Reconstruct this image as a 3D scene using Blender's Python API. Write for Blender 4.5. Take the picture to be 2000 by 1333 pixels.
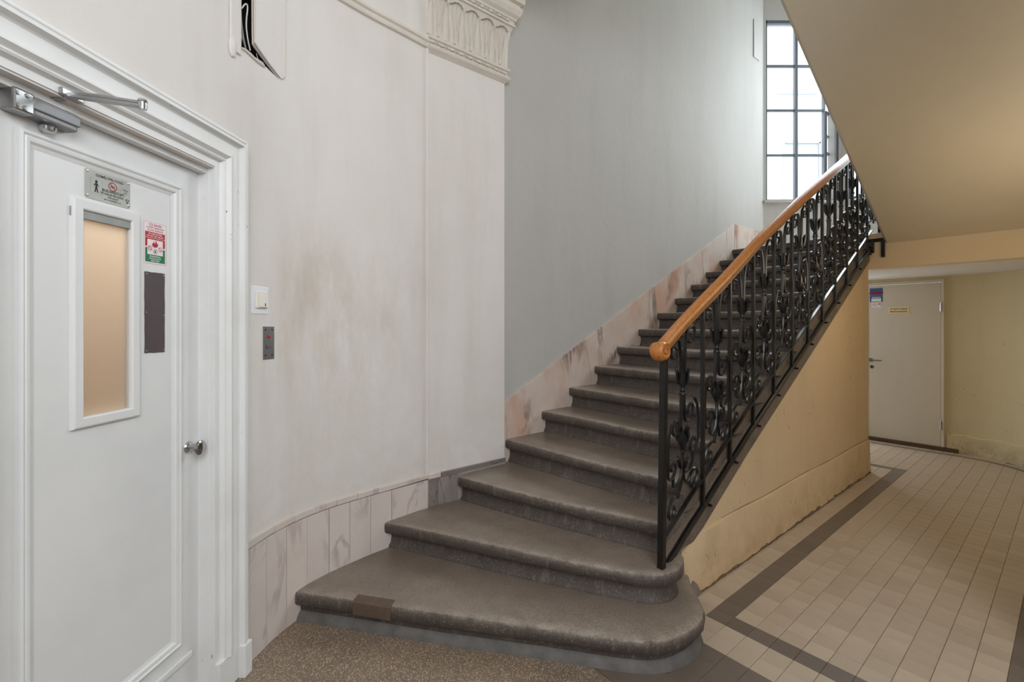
import bpy, bmesh, math, random
from mathutils import Vector, Matrix
from mathutils.geometry import tessellate_polygon
random.seed(7)
SC = bpy.context.scene
COL = SC.collection
for o in list(bpy.data.objects):
    bpy.data.objects.remove(o)

# ------------------------------------------------------------------ camera
F, U0, V0, H = 901.6, 1000.0, 636.15, 1.46
cam = bpy.data.cameras.new('camera')
cam.sensor_width = 36.0
cam.lens = 36.0 * F / 2000.0
cam.shift_y = (V0 - 666.5) / 2000.0
cam.clip_start = 0.02
camo = bpy.data.objects.new('camera', cam)
COL.objects.link(camo)
camo.location = (0, 0, H)
camo.rotation_euler = (math.radians(90), 0, 0)
SC.camera = camo

# ------------------------------------------------------------------ frames of the plan
YAW = math.radians(50.785)
ER = Vector((math.sin(YAW), math.cos(YAW)))       # the way the flight climbs
EC = Vector((math.cos(YAW), -math.sin(YAW)))      # to the right of it
P1 = Vector((0.998, 2.523))                        # foot of the yellow wall
def S(t, w, z=0.0):
    p = P1 + ER * t + EC * w
    return Vector((p.x, p.y, z))
def bp(u, v, z):                                   # a measured point at a known height
    Y = F * (H - z) / (v - V0)
    return Vector(((u - U0) / F * Y, Y))
def tw(p):
    d = Vector((p[0], p[1])) - P1
    return d.dot(ER), d.dot(EC)

# ------------------------------------------------------------------ world, lights, exposure
W = bpy.data.worlds.new('sky')
SC.world = W
W.use_nodes = True
bg = W.node_tree.nodes['Background']
bg.inputs[0].default_value = (0.86, 0.93, 1.0, 1)
bg.inputs[1].default_value = 5.0
def area(name, loc, aim, size, power, color, size_y=None):
    l = bpy.data.lights.new(name, 'AREA')
    l.energy = power; l.color = color; l.size = size
    if size_y:
        l.shape = 'RECTANGLE'; l.size_y = size_y
    o = bpy.data.objects.new(name, l); COL.objects.link(o)
    o.location = loc
    o.rotation_euler = (Vector(aim) - Vector(loc)).to_track_quat('-Z', 'Y').to_euler()
    return o
area('landing_daylight', (6.4, 9.6, 8.7), (3.3, 5.0, 3.3), 3.6, 1200, (0.90, 0.95, 1.0))
area('entrance_daylight', (0.8, -1.3, 3.0), (-1.1, 1.7, 2.0), 2.2, 98, (0.90, 0.95, 1.0), 2.0)
area('stair_wall_fill', S(5.5, 0.1, 4.9), S(2.6, -1.3, 3.6), 1.7, 140, (0.88, 0.94, 1.0))  # added area light at the unseen back window, brightens the stair wall
area('courtyard_door_daylight', (3.86, 6.5, 1.15), (4.75, 4.6, 0.35), 0.5, 14, (0.88, 0.94, 1.0), 1.7)
lm = bpy.data.lights.new('passage_lamp', 'POINT')
lm.energy = 17; lm.color = (1.0, 0.85, 0.66); lm.shadow_soft_size = 0.28
lo = bpy.data.objects.new('passage_lamp', lm); COL.objects.link(lo)
lo.location = S(2.0, 1.25, 1.95)
SC.view_settings.view_transform = 'Standard'
SC.view_settings.look = 'None'
SC.view_settings.gamma = 1.0
SC.view_settings.use_curve_mapping = False
SC.view_settings.exposure = 0.0

# ------------------------------------------------------------------ materials
def lin(c):
    return tuple(((x / 255) / 12.92 if x / 255 <= 0.04045 else ((x / 255 + 0.055) / 1.055) ** 2.4) for x in c) + (1,)
class NT:
    def __init__(s, name):
        s.m = bpy.data.materials.new(name); s.m.use_nodes = True
        s.t = s.m.node_tree; s.N = s.t.nodes; s.L = s.t.links
        s.b = s.N['Principled BSDF']
        s.tc = s.N.new('ShaderNodeTexCoord')
    def n(s, typ, **k):
        x = s.N.new(typ)
        for a, b in k.items(): setattr(x, a, b)
        return x
    def noise(s, scale, detail=4, rough=0.6, coord='Object', vec=None, dist=0.0):
        x = s.n('ShaderNodeTexNoise'); x.inputs['Scale'].default_value = scale
        x.inputs['Detail'].default_value = detail; x.inputs['Roughness'].default_value = rough
        x.inputs['Distortion'].default_value = dist
        s.L.new(vec if vec is not None else s.tc.outputs[coord], x.inputs['Vector']); return x.outputs['Fac']
    def scaled(s, sx, sy, sz, coord='Object', rot=(0, 0, 0)):
        x = s.n('ShaderNodeMapping'); x.inputs['Scale'].default_value = (sx, sy, sz); x.inputs['Rotation'].default_value = rot
        s.L.new(s.tc.outputs[coord], x.inputs['Vector']); return x.outputs['Vector']
    def ramp(s, fac, stops):
        x = s.n('ShaderNodeValToRGB')
        e = x.color_ramp.elements
        while len(e) < len(stops): e.new(0.5)
        for i, (p, c) in enumerate(stops):
            e[i].position = p; e[i].color = c
        s.L.new(fac, x.inputs['Fac']); return x.outputs['Color']
    def mix(s, fac, a, b, mode='MIX'):
        x = s.n('ShaderNodeMix', data_type='RGBA', blend_type=mode)
        for sock, v in ((x.inputs[0], fac), (x.inputs[6], a), (x.inputs[7], b)):
            if hasattr(v, 'links'): s.L.new(v, sock)
            elif isinstance(v, (int, float)): sock.default_value = v
            else: sock.default_value = v
        return x.outputs[2]
    def math(s, op, a, b=None):
        x = s.n('ShaderNodeMath', operation=op)
        for i, v in enumerate((a, b)):
            if v is None: continue
            if hasattr(v, 'links'): s.L.new(v, x.inputs[i])
            else: x.inputs[i].default_value = v
        return x.outputs[0]
    def color(s, c):
        if hasattr(c, 'links'): s.L.new(c, s.b.inputs['Base Color'])
        else: s.b.inputs['Base Color'].default_value = c
    def rough(s, r):
        if hasattr(r, 'links'): s.L.new(r, s.b.inputs['Roughness'])
        else: s.b.inputs['Roughness'].default_value = r
    def bump(s, h, strength=0.3, dist=0.01):
        x = s.n('ShaderNodeBump'); x.inputs['Strength'].default_value = strength; x.inputs['Distance'].default_value = dist
        s.L.new(h, x.inputs['Height']); s.L.new(x.outputs['Normal'], s.b.inputs['Normal'])
WH = (1, 1, 1, 1); BK = (0, 0, 0, 1)
def plaster(name, base, dirt, amount=0.5, blotch=1.3, bump=0.12, rough=0.75, low=None, lowz=0.5, spots=0.0, stains=()):
    k = NT(name)
    a = k.ramp(k.noise(blotch, 5, 0.62), [(0.42, BK), (0.78, WH)])
    streak = k.ramp(k.noise(1.0, 4, 0.6, vec=k.scaled(5, 5, 0.7)), [(0.48, BK), (0.8, WH)])
    f = k.math('MULTIPLY', k.math('ADD', a, streak), amount * 0.5)
    c = k.mix(f, lin(base), lin(dirt))
    if low:                                            # dirt rising from the floor
        sp = k.n('ShaderNodeSeparateXYZ'); k.L.new(k.tc.outputs['Object'], sp.inputs[0])
        mr = k.n('ShaderNodeMapRange'); mr.inputs[1].default_value = lowz; mr.inputs[2].default_value = 0.0
        k.L.new(sp.outputs['Z'], mr.inputs[0])
        g = k.math('MULTIPLY', mr.outputs[0], k.ramp(k.noise(9, 6, 0.7), [(0.35, BK), (0.7, WH)]))
        c = k.mix(k.math('MULTIPLY', g, 0.8), c, lin(low))
    if spots:
        sp2 = k.ramp(k.noise(45, 3, 0.7, vec=k.scaled(1, 1, 0.45)), [(0.62, BK), (0.67, WH)])
        gate = k.ramp(k.noise(3.0, 2, 0.5), [(0.5, BK), (0.62, WH)])
        c = k.mix(k.math('MULTIPLY', k.math('MULTIPLY', sp2, gate), spots), c, lin((110, 92, 72)))
    for (sx, sy, sz, sr, col_, am) in stains:
        vd = k.n('ShaderNodeVectorMath', operation='DISTANCE'); k.L.new(k.scaled(1, 1, 0.6), vd.inputs[0]); vd.inputs[1].default_value = (sx, sy, sz * 0.6)
        mr = k.n('ShaderNodeMapRange', interpolation_type='SMOOTHSTEP'); mr.inputs[1].default_value = sr; mr.inputs[2].default_value = 0.0
        k.L.new(vd.outputs['Value'], mr.inputs[0])
        c = k.mix(k.math('MULTIPLY', k.math('MULTIPLY', mr.outputs[0], am), k.ramp(k.noise(7, 6, 0.7, vec=k.scaled(1, 1, 0.35)), [(0.36, BK), (0.68, WH)])), c, lin(col_))
    k.color(c); k.rough(rough)
    k.bump(k.noise(14, 6, 0.65), bump, 0.02)
    return k.m
M = {}
M['wall_white'] = plaster('ivory_wall_paint', (224, 219, 215), (205, 197, 190), 0.85, 1.1, low=(202, 190, 177), lowz=1.1, stains=((-1.03, 2.38, 1.66, 0.34, (188, 172, 154), 0.5), (-0.76, 2.72, 1.50, 0.5, (192, 177, 160), 0.42), (-0.98, 2.44, 1.25, 0.5, (192, 178, 163), 0.4), (-1.12, 2.15, 1.40, 0.3, (194, 180, 164), 0.4)))
M['wall_stair'] = plaster('pale_stair_wall_paint', (184, 181, 177), (166, 162, 156), 0.7, 0.9)
M['wall_yellow'] = plaster('ochre_wall_paint', (214, 188, 151), (196, 169, 131), 0.7, 2.0, 0.25, low=(176, 146, 104), lowz=0.35, spots=0.7)
M['wall_back'] = plaster('olive_wall_paint', (213, 197, 156), (197, 181, 141), 0.6, 1.5, 0.15, low=(120, 106, 84), lowz=0.22, spots=0.5)
M['soffit'] = plaster('beige_soffit_paint', (214, 203, 180), (203, 192, 169), 0.5, 1.0, 0.08)
M['beam'] = plaster('warm_beam_paint', (226, 204, 168), (212, 190, 154), 0.4, 1.5, 0.08)
M['ceiling'] = plaster('ceiling_paint', (228, 222, 212), (214, 206, 194), 0.4)
M['plaster_trim'] = plaster('moulded_plaster_paint', (218, 210, 200), (190, 178, 164), 0.6, 5.0, 0.2)

k = NT('white_gloss_door_paint')
k.color(k.mix(k.ramp(k.noise(2.2, 4, 0.6), [(0.45, BK), (0.8, WH)]), lin((226, 226, 225)), lin((216, 216, 216))))
k.rough(0.42); k.bump(k.noise(30, 4, 0.6), 0.06, 0.01); M['door_paint'] = k.m
k = NT('chipped_casing_paint')
ch = k.math('MULTIPLY', k.ramp(k.noise(38, 3, 0.6, vec=k.scaled(1, 1, 0.5)), [(0.685, BK), (0.70, WH)]), k.ramp(k.noise(2.2, 2, 0.5), [(0.5, BK), (0.6, WH)]))
k.color(k.mix(ch, k.mix(k.ramp(k.noise(3, 4, 0.6), [(0.4, BK), (0.8, WH)]), lin((230, 230, 229)), lin((218, 216, 212))), lin((96, 78, 64))))
k.rough(0.45); M['casing_paint'] = k.m

def marble(name, base, tint, vein, amt=0.7, vs=1.6, dist=1.4, rust=None):
    k = NT(name)
    oi = k.n('ShaderNodeObjectInfo')
    ad = k.n('ShaderNodeVectorMath', operation='ADD'); ms = k.n('ShaderNodeVectorMath', operation='SCALE')
    cb = k.n('ShaderNodeCombineXYZ')
    for i in range(3): k.L.new(oi.outputs['Random'], cb.inputs[i])
    k.L.new(cb.outputs[0], ms.inputs[0]); ms.inputs['Scale'].default_value = 17.0
    k.L.new(k.tc.outputs['Object'], ad.inputs[0]); k.L.new(ms.outputs[0], ad.inputs[1])
    v = ad.outputs[0]
    cloud = k.ramp(k.noise(4.5, 5, 0.6, vec=v), [(0.4, BK), (0.75, WH)])
    mp = k.n('ShaderNodeMapping'); mp.inputs['Rotation'].default_value = (0.3, 0.5, 0.4); mp.inputs['Scale'].default_value = (3, 3, 1.2)
    k.L.new(v, mp.inputs['Vector'])
    vv = k.noise(vs, 6, 0.55, vec=mp.outputs[0], dist=dist)
    veins = k.ramp(vv, [(0.0, BK), (0.46, BK), (0.495, WH), (0.53, BK)])
    gate = k.ramp(k.noise(2.6, 2, 0.5, vec=v), [(0.42, BK), (0.62, WH)])
    c = k.mix(cloud, lin(base), lin(tint))
    rj = k.n('ShaderNodeMapRange'); rj.inputs[3].default_value = 0.0; rj.inputs[4].default_value = 0.5
    k.L.new(oi.outputs['Random'], rj.inputs[0])
    c = k.mix(rj.outputs[0], c, lin((205, 198, 194)))
    if rust:
        rb = k.ramp(k.noise(vs * 0.8, 4, 0.6, vec=mp.outputs[0], dist=dist), [(0.52, BK), (0.66, WH)])
        c = k.mix(k.math('MULTIPLY', rb, 0.7), c, lin(rust))
    k.color(k.mix(k.math('MULTIPLY', k.math('MULTIPLY', veins, gate), amt), c, lin(vein)))
    k.rough(0.42); return k.m
M['marble'] = marble('pink_marble', (216, 202, 192), (204, 188, 176), (138, 124, 124), 0.5, 1.0, 0.6)
M['marble_warm'] = marble('veined_rose_marble', (208, 190, 176), (196, 172, 158), (104, 84, 76), 0.8, 0.8, 0.5, (196, 146, 114))
M['marble_dark'] = marble('grey_stained_marble', (132, 122, 116), (108, 98, 94), (80, 74, 72))

def stone(name, top, side, worn):
    k = NT(name)
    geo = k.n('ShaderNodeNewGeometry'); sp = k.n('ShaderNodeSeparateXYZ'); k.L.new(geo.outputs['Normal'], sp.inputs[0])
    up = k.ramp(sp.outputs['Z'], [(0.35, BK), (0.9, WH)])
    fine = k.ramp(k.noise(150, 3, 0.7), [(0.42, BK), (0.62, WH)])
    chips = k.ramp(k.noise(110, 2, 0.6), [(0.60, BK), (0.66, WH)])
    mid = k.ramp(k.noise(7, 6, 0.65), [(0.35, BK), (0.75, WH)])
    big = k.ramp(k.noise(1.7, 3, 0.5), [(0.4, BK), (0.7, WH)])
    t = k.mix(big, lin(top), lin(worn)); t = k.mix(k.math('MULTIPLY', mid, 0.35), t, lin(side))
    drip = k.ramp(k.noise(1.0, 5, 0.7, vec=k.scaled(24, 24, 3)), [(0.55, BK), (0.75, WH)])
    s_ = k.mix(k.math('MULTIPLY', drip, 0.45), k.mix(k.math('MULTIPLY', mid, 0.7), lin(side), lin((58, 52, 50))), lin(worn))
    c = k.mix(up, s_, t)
    at = k.n('ShaderNodeAttribute'); at.attribute_name = 'edge_wear'
    c = k.mix(k.math('MULTIPLY', k.math('MULTIPLY', at.outputs['Fac'], 0.75), k.ramp(k.noise(16, 5, 0.7), [(0.34, BK), (0.6, WH)])), c, lin((176, 164, 150)))
    c = k.mix(k.math('MULTIPLY', fine, 0.42), c, lin((66, 58, 52)))
    c = k.mix(k.math('MULTIPLY', chips, 0.2), c, lin((190, 176, 160)))
    k.color(c); k.rough(k.mix(up, (0.55,) * 3 + (1,), (0.34,) * 3 + (1,)))
    k.bump(k.noise(60, 6, 0.7), 0.25, 0.006); return k.m
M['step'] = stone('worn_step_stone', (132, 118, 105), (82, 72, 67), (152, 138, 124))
M['stringer'] = stone('stringer_stone', (122, 108, 94), (122, 108, 94), (132, 118, 102))
k = NT('terrazzo')
vo = k.n('ShaderNodeTexVoronoi'); vo.inputs['Scale'].default_value = 190; k.L.new(k.tc.outputs['Object'], vo.inputs['Vector'])
chip = k.ramp(vo.outputs['Distance'], [(0.34, WH), (0.5, BK)])
spv = k.n('ShaderNodeSeparateColor'); k.L.new(vo.outputs['Color'], spv.inputs[0])
pick = k.ramp(spv.outputs[0], [(0.35, BK), (0.55, WH)])
c = k.mix(k.ramp(k.noise(3, 4, 0.6), [(0.4, BK), (0.7, WH)]), lin((130, 112, 94)), lin((112, 97, 83)))
c = k.mix(k.math('MULTIPLY', chip, pick), c, k.mix(spv.outputs[1], lin((214, 198, 176)), lin((168, 148, 128))))
k.color(c); k.rough(0.42); M['terrazzo'] = k.m

def tile_mat(name, a, b, dirt):
    k = NT(name)
    oi = k.n('ShaderNodeObjectInfo')
    c = k.mix(oi.outputs['Random'], lin(a), lin(b))
    c = k.mix(k.math('MULTIPLY', k.ramp(k.noise(4, 6, 0.7, coord='Object'), [(0.45, BK), (0.8, WH)]), 0.35), c, lin(dirt))
    k.color(c); k.rough(0.36); k.bump(k.noise(25, 3, 0.5), 0.05, 0.005); return k.m
M['tile_cream'] = tile_mat('cream_floor_tile', (196, 179, 158), (184, 166, 145), (158, 140, 120))
M['tile_grey'] = tile_mat('grey_floor_tile', (117, 105, 94), (108, 97, 87), (92, 82, 74))
def simple(name, rgb, rough=0.5, metal=0.0, noise=0.0, ns=20, spec=None, coat=0.0):
    k = NT(name); c = lin(rgb)
    if noise:
        d = tuple(x * (1 - noise) for x in c[:3]) + (1,)
        k.color(k.mix(k.ramp(k.noise(ns, 4, 0.6), [(0.35, BK), (0.75, WH)]), c, d))
    else: k.color(c)
    k.rough(rough); k.b.inputs['Metallic'].default_value = metal
    if coat: k.b.inputs['Coat Weight'].default_value = coat
    return k.m
M['cement'] = simple('grey_cement_foot', (106, 102, 98), 0.7, noise=0.45, ns=14)
M['joint'] = simple('dark_joint_mortar', (88, 68, 54), 0.9)
M['grout'] = simple('floor_grout', (118, 98, 78), 0.8, noise=0.3, ns=9)
M['iron'] = simple('black_gloss_iron_paint', (10, 10, 11), 0.33, 0.0, 0.3, 30)
M['chrome'] = simple('polished_chrome', (190, 190, 192), 0.16, 1.0)
M['steel'] = simple('brushed_steel', (178, 178, 178), 0.36, 1.0, 0.15, 60)
M['silver'] = simple('silver_painted_metal', (150, 150, 152), 0.5, 0.5, 0.1)
M['plastic'] = simple('white_plastic', (232, 234, 238), 0.4)
M['cream_plastic'] = simple('cream_plastic', (233, 227, 216), 0.4)
M['brown_plate'] = simple('brown_metal_plate', (84, 72, 74), 0.5, 0.0, 0.12, 25)
M['black'] = simple('black_ink', (28, 26, 26), 0.6)
M['dark_void'] = simple('dark_cavity', (30, 25, 22), 0.9, noise=0.4)
M['red'] = simple('red_ink', (176, 18, 38), 0.5)
M['green'] = simple('green_ink', (14, 116, 76), 0.5)
M['white_ink'] = simple('white_ink', (236, 234, 232), 0.5)
M['paper_pink'] = simple('white_sticker_paper', (238, 224, 226), 0.5)
M['grey_line'] = simple('grey_ink', (120, 120, 118), 0.6)
M['shadow_grey'] = simple('grey_shadow_strip', (160, 162, 158), 0.5, noise=0.2)
M['blue'] = simple('blue_ink', (70, 104, 150), 0.5)
M['navy'] = simple('navy_ink', (58, 88, 132), 0.5)
M['label_yellow'] = simple('pale_yellow_label', (238, 212, 160), 0.5)
M['alu_sign'] = simple('aluminium_sign', (182, 183, 176), 0.5, 0.1, 0.2, 14)
M['cable_white'] = simple('white_cable', (214, 208, 198), 0.5)
M['cable_grey'] = simple('grey_cable', (140, 138, 136), 0.5)
M['door_beige'] = plaster('beige_door_paint', (214, 203, 184), (200, 189, 170), 0.6, 1.4, 0.05, rough=0.5)
M['frame_dark'] = simple('dark_window_paint', (92, 97, 104), 0.45)
M['brown_base'] = simple('brown_skirting_paint', (92, 66, 44), 0.5, noise=0.3)
M['facade'] = plaster('courtyard_render', (232, 232, 230), (222, 222, 222), 0.4)
M['facade_grey'] = simple('facade_shutter', (150, 152, 158), 0.6)
k = NT('varnished_handrail_wood')
g = k.noise(3.0, 5, 0.65, vec=k.scaled(22, 22, 9, rot=(0, 0, 0.9)), dist=0.8)
k.color(k.ramp(g, [(0.25, lin((146, 84, 32))), (0.5, lin((180, 112, 50))), (0.8, lin((203, 138, 70)))]))
k.rough(0.36); k.b.inputs['Coat Weight'].default_value = 0.12; M['wood'] = k.m
k = NT('frosted_glass')
k.N.remove(k.b)
tr = k.n('ShaderNodeBsdfTranslucent'); tr.inputs[0].default_value = lin((244, 240, 234))
gl = k.n('ShaderNodeBsdfGlossy'); gl.inputs['Roughness'].default_value = 0.4; gl.inputs['Color'].default_value = lin((230, 230, 230))
mx = k.n('ShaderNodeMixShader'); mx.inputs[0].default_value = 0.06
k.L.new(tr.outputs[0], mx.inputs[1]); k.L.new(gl.outputs[0], mx.inputs[2])
k.L.new(mx.outputs[0], k.N['Material Output'].inputs[0]); M['frosted'] = k.m
k = NT('window_glass')
k.N.remove(k.b)
tr = k.n('ShaderNodeBsdfTransparent'); tr.inputs[0].default_value = (0.95, 0.97, 0.97, 1)
gl = k.n('ShaderNodeBsdfGlossy'); gl.inputs['Roughness'].default_value = 0.02
mx = k.n('ShaderNodeMixShader'); mx.inputs[0].default_value = 0.05
k.L.new(tr.outputs[0], mx.inputs[1]); k.L.new(gl.outputs[0], mx.inputs[2])
k.L.new(mx.outputs[0], k.N['Material Output'].inputs[0]); M['glass'] = k.m

# ------------------------------------------------------------------ mesh helpers
class MB:
    def __init__(s): s.v = []; s.f = []; s.mi = []; s.cur = 0
    def add(s, vs, fs):
        b = len(s.v); s.v += [tuple(x) for x in vs]
        s.f += [tuple(i + b for i in f) for f in fs]; s.mi += [s.cur] * len(fs); return s
    def hexa(s, p):   # 8 points: bottom loop then top loop
        return s.add(p, [(0, 3, 2, 1), (4, 5, 6, 7), (0, 1, 5, 4), (1, 2, 6, 5), (2, 3, 7, 6), (3, 0, 4, 7)])
    def box(s, a, b, fr=None):
        (x0, y0, z0), (x1, y1, z1) = a, b
        p = [(x0, y0, z0), (x1, y0, z0), (x1, y1, z0), (x0, y1, z0), (x0, y0, z1), (x1, y0, z1), (x1, y1, z1), (x0, y1, z1)]
        if fr: p = [fr(*q) for q in p]
        return s.hexa(p)
    def prism(s, loop, ext):  # loop of 3D points (planar), extruded by the vector ext
        n = len(loop); ext = Vector(ext)
        vs = [Vector(p) for p in loop] + [Vector(p) + ext for p in loop]
        tri = tessellate_polygon([[Vector(p) for p in loop]])
        fs = [tuple(t) for t in tri] + [tuple(i + n for i in reversed(t)) for t in tri]
        fs += [(i, (i + 1) % n, (i + 1) % n + n, i + n) for i in range(n)]
        return s.add(vs, fs)
    def tube(s, pts, r, n=6, closed=False, flat=1.0):
        pts = [Vector(p) for p in pts]; m = len(pts)
        if not hasattr(r, '__len__'): r = [r] * m
        b = len(s.v); ref = None; rings = []
        for i, p in enumerate(pts):
            d = (pts[min(i + 1, m - 1)] - pts[max(i - 1, 0)])
            if d.length < 1e-9: d = Vector((0, 0, 1))
            d.normalize()
            if ref is None:
                ref = Vector((0, 0, 1)) if abs(d.z) < 0.9 else Vector((1, 0, 0))
                ref = (ref - d * ref.dot(d)).normalized()
            else:
                q = ref - d * ref.dot(d)
                ref = q.normalized() if q.length > 1e-6 else d.orthogonal().normalized()
            sd = d.cross(ref)
            rings.append([p + (ref * math.cos(a) + sd * math.sin(a) * flat) * r[i] for a in [2 * math.pi * (j + 0.5) / n for j in range(n)]])
        for q in rings: s.v += [tuple(x) for x in q]
        for i in range(m - 1):
            for j in range(n):
                s.f.append((b + i * n + j, b + i * n + (j + 1) % n, b + (i + 1) * n + (j + 1) % n, b + (i + 1) * n + j)); s.mi.append(s.cur)
        s.f.append(tuple(b + j for j in reversed(range(n)))); s.mi.append(s.cur)
        s.f.append(tuple(b + (m - 1) * n + j for j in range(n))); s.mi.append(s.cur)
        return s
    def lathe(s, prof, fr, n=20):   # prof (radius, height); fr(x, y, h) -> 3D
        b = len(s.v); m = len(prof)
        for r, h in prof:
            for j in range(n):
                a = 2 * math.pi * j / n
                s.v.append(tuple(fr(r * math.cos(a), r * math.sin(a), h)))
        for i in range(m - 1):
            for j in range(n):
                s.f.append((b + i * n + j, b + i * n + (j + 1) % n, b + (i + 1) * n + (j + 1) % n, b + (i + 1) * n + j)); s.mi.append(s.cur)
        s.f.append(tuple(b + j for j in reversed(range(n)))); s.mi.append(s.cur)
        s.f.append(tuple(b + (m - 1) * n + j for j in range(n))); s.mi.append(s.cur)
        return s
    def grid(s, rows, close=False):   # rows of 3D points joined to a sheet
        b = len(s.v); n = len(rows[0])
        for r in rows: s.v += [tuple(p) for p in r]
        for i in range(len(rows) - 1):
            for j in range(n if close else n - 1):
                s.f.append((b + i * n + j, b + i * n + (j + 1) % n, b + (i + 1) * n + (j + 1) % n, b + (i + 1) * n + j)); s.mi.append(s.cur)
        return s
    def mesh(s, name, mats, smooth=False, angle=35):
        me = bpy.data.meshes.new(name); me.from_pydata(s.v, [], s.f); me.update()
        if not isinstance(mats, (list, tuple)): mats = [mats]
        for m in mats: me.materials.append(m)
        if len(mats) > 1: me.polygons.foreach_set('material_index', s.mi)
        bm = bmesh.new(); bm.from_mesh(me); bmesh.ops.recalc_face_normals(bm, faces=bm.faces); bm.to_mesh(me); bm.free()
        if smooth:
            me.polygons.foreach_set('use_smooth', [True] * len(me.polygons))
            me.set_sharp_from_angle(angle=math.radians(angle))
        return me
    def obj(s, name, mats, parent=None, smooth=False, angle=35, bevel=0.0, seg=2):
        o = bpy.data.objects.new(name, s.mesh(name, mats, smooth, angle)); COL.objects.link(o)
        if parent:
            o.parent = parent
            mw = parent.get('_inv')
            if parent.location.length > 0 or parent.parent: o.matrix_parent_inverse = inv(parent)
        if bevel:
            b = o.modifiers.new('bevel', 'BEVEL'); b.width = bevel; b.segments = seg; b.limit_method = 'ANGLE'
        return o
def world_m(o):
    m = Matrix.LocRotScale(o.location, o.rotation_euler, o.scale)
    if o.parent: m = world_m(o.parent) @ o.matrix_parent_inverse @ m
    return m
def inv(o): return world_m(o).inverted()
def empty(name, loc, label=None, cat=None, group=None):
    o = bpy.data.objects.new(name, None); COL.objects.link(o); o.location = loc; o.empty_display_size = 0.05
    tag(o, label, cat, group); return o
def tag(o, label=None, cat=None, group=None, kind=None):
    if label: o['label'] = label
    if cat: o['category'] = cat
    if group: o['group'] = group
    if kind: o['kind'] = kind
    return o
def lerp(a, b, f): return a + (b - a) * f
def interp(tab, x):
    if x <= tab[0][0]:
        (a, b), (c, d) = tab[0], tab[1]
    elif x >= tab[-1][0]:
        (a, b), (c, d) = tab[-2], tab[-1]
    else:
        for i in range(len(tab) - 1):
            if tab[i][0] <= x <= tab[i + 1][0]:
                (a, b), (c, d) = tab[i], tab[i + 1]; break
    return b + (d - b) * (x - a) / (c - a)
def resample(pts, n):
    pts = [Vector(p) for p in pts]; L = [0]
    for a, b in zip(pts, pts[1:]): L.append(L[-1] + (b - a).length)
    out = []; j = 0
    for i in range(n):
        s = L[-1] * i / (n - 1)
        while j < len(pts) - 2 and L[j + 1] < s: j += 1
        f = (s - L[j]) / max(1e-9, L[j + 1] - L[j]); out.append(pts[j].lerp(pts[j + 1], min(1, f)))
    return out
def smooth2(pts, it=2):
    pts = [Vector(p) for p in pts]
    for _ in range(it):
        q = [pts[0]]
        for a, b in zip(pts, pts[1:]): q += [a.lerp(b, 0.25), a.lerp(b, 0.75)]
        pts = q + [pts[-1]]
    return pts
def text_mb(s, size, fr, align='CENTER', depth=0.0004):   # flat lettering: fr(x, y, d) -> 3D
    c = bpy.data.curves.new('lettering', 'FONT'); c.body = s; c.size = size; c.align_x = align; c.align_y = 'CENTER'
    c.resolution_u = 2; c.extrude = 0; c.offset = size * 0.018
    o = bpy.data.objects.new('lettering', c); COL.objects.link(o)
    me = bpy.data.meshes.new_from_object(o.evaluated_get(bpy.context.evaluated_depsgraph_get()))
    vs = [fr(v.co.x, v.co.y, depth) for v in me.vertices]; fs = [tuple(p.vertices) for p in me.polygons]
    bpy.data.objects.remove(o); bpy.data.meshes.remove(me); bpy.data.curves.remove(c)
    return vs, fs

# ------------------------------------------------------------------ left wall: door wall, curved bay, pilaster
DD = Vector((math.sin(math.radians(5.07)), math.cos(math.radians(5.07))))
ND = Vector((DD.y, -DD.x))
W0 = Vector((-1.148, 1.954))
def D(s, z, d=0.0):                                  # on the door wall: along, up, out
    p = W0 + DD * s + ND * d
    return Vector((p.x, p.y, z))
CUR = [W0 + DD * 0.0, (-1.129, 2.10), (-1.099, 2.225), (-1.058, 2.325), (-0.982, 2.455), (-0.905, 2.55), (-0.82, 2.65), (-0.728, 2.745), (-0.64, 2.835)]
PIL0 = Vector((-0.541, 2.945))                        # left edge of the pilaster
PIL1 = Vector((-0.055, 3.335))                        # its far corner
CURVE = smooth2([Vector(p) for p in CUR] + [PIL0], 2)
CPATH = resample(CURVE, 48)
CW = 1                                                # outward = to the right of travel
def pnorm(path, i):
    d = (path[min(i + 1, len(path) - 1)] - path[max(i - 1, 0)]).normalized()
    return Vector((d.y, -d.x))
def path_at_u(path, u):                               # where a sight line meets the curved wall
    k_ = (u - U0) / F
    for i in range(len(path) - 1):
        a, b = path[i], path[i + 1]
        fa, fb = a.x - k_ * a.y, b.x - k_ * b.y
        if fa <= 0 <= fb or fb <= 0 <= fa:
            f = fa / (fa - fb) if fa != fb else 0
            return a.lerp(b, f), i + f
    return (path[0].copy(), 0.0) if (path[0].x - k_ * path[0].y) > 0 else (path[-1].copy(), float(len(path) - 1))
def at_i(path, x):
    i = max(0, min(len(path) - 2, int(x))); return path[i].lerp(path[i + 1], x - i)
def nrm_i(path, x):
    i = max(0, min(len(path) - 2, int(x))); d = (path[i + 1] - path[i]).normalized(); return Vector((d.y, -d.x))
def wz(u, v, path=CPATH):
    p, i = path_at_u(path, u); return i, H + (V0 - v) / F * p.y
def cwall(x, z, d=0.0):                               # point on the curved wall from path index
    if x < 0:
        p = CPATH[0] - DD * (-x * 0.035); n = ND
    else:
        p = at_i(CPATH, x); n = nrm_i(CPATH, x)
    p = p + n * d
    return Vector((p.x, p.y, z))

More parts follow.
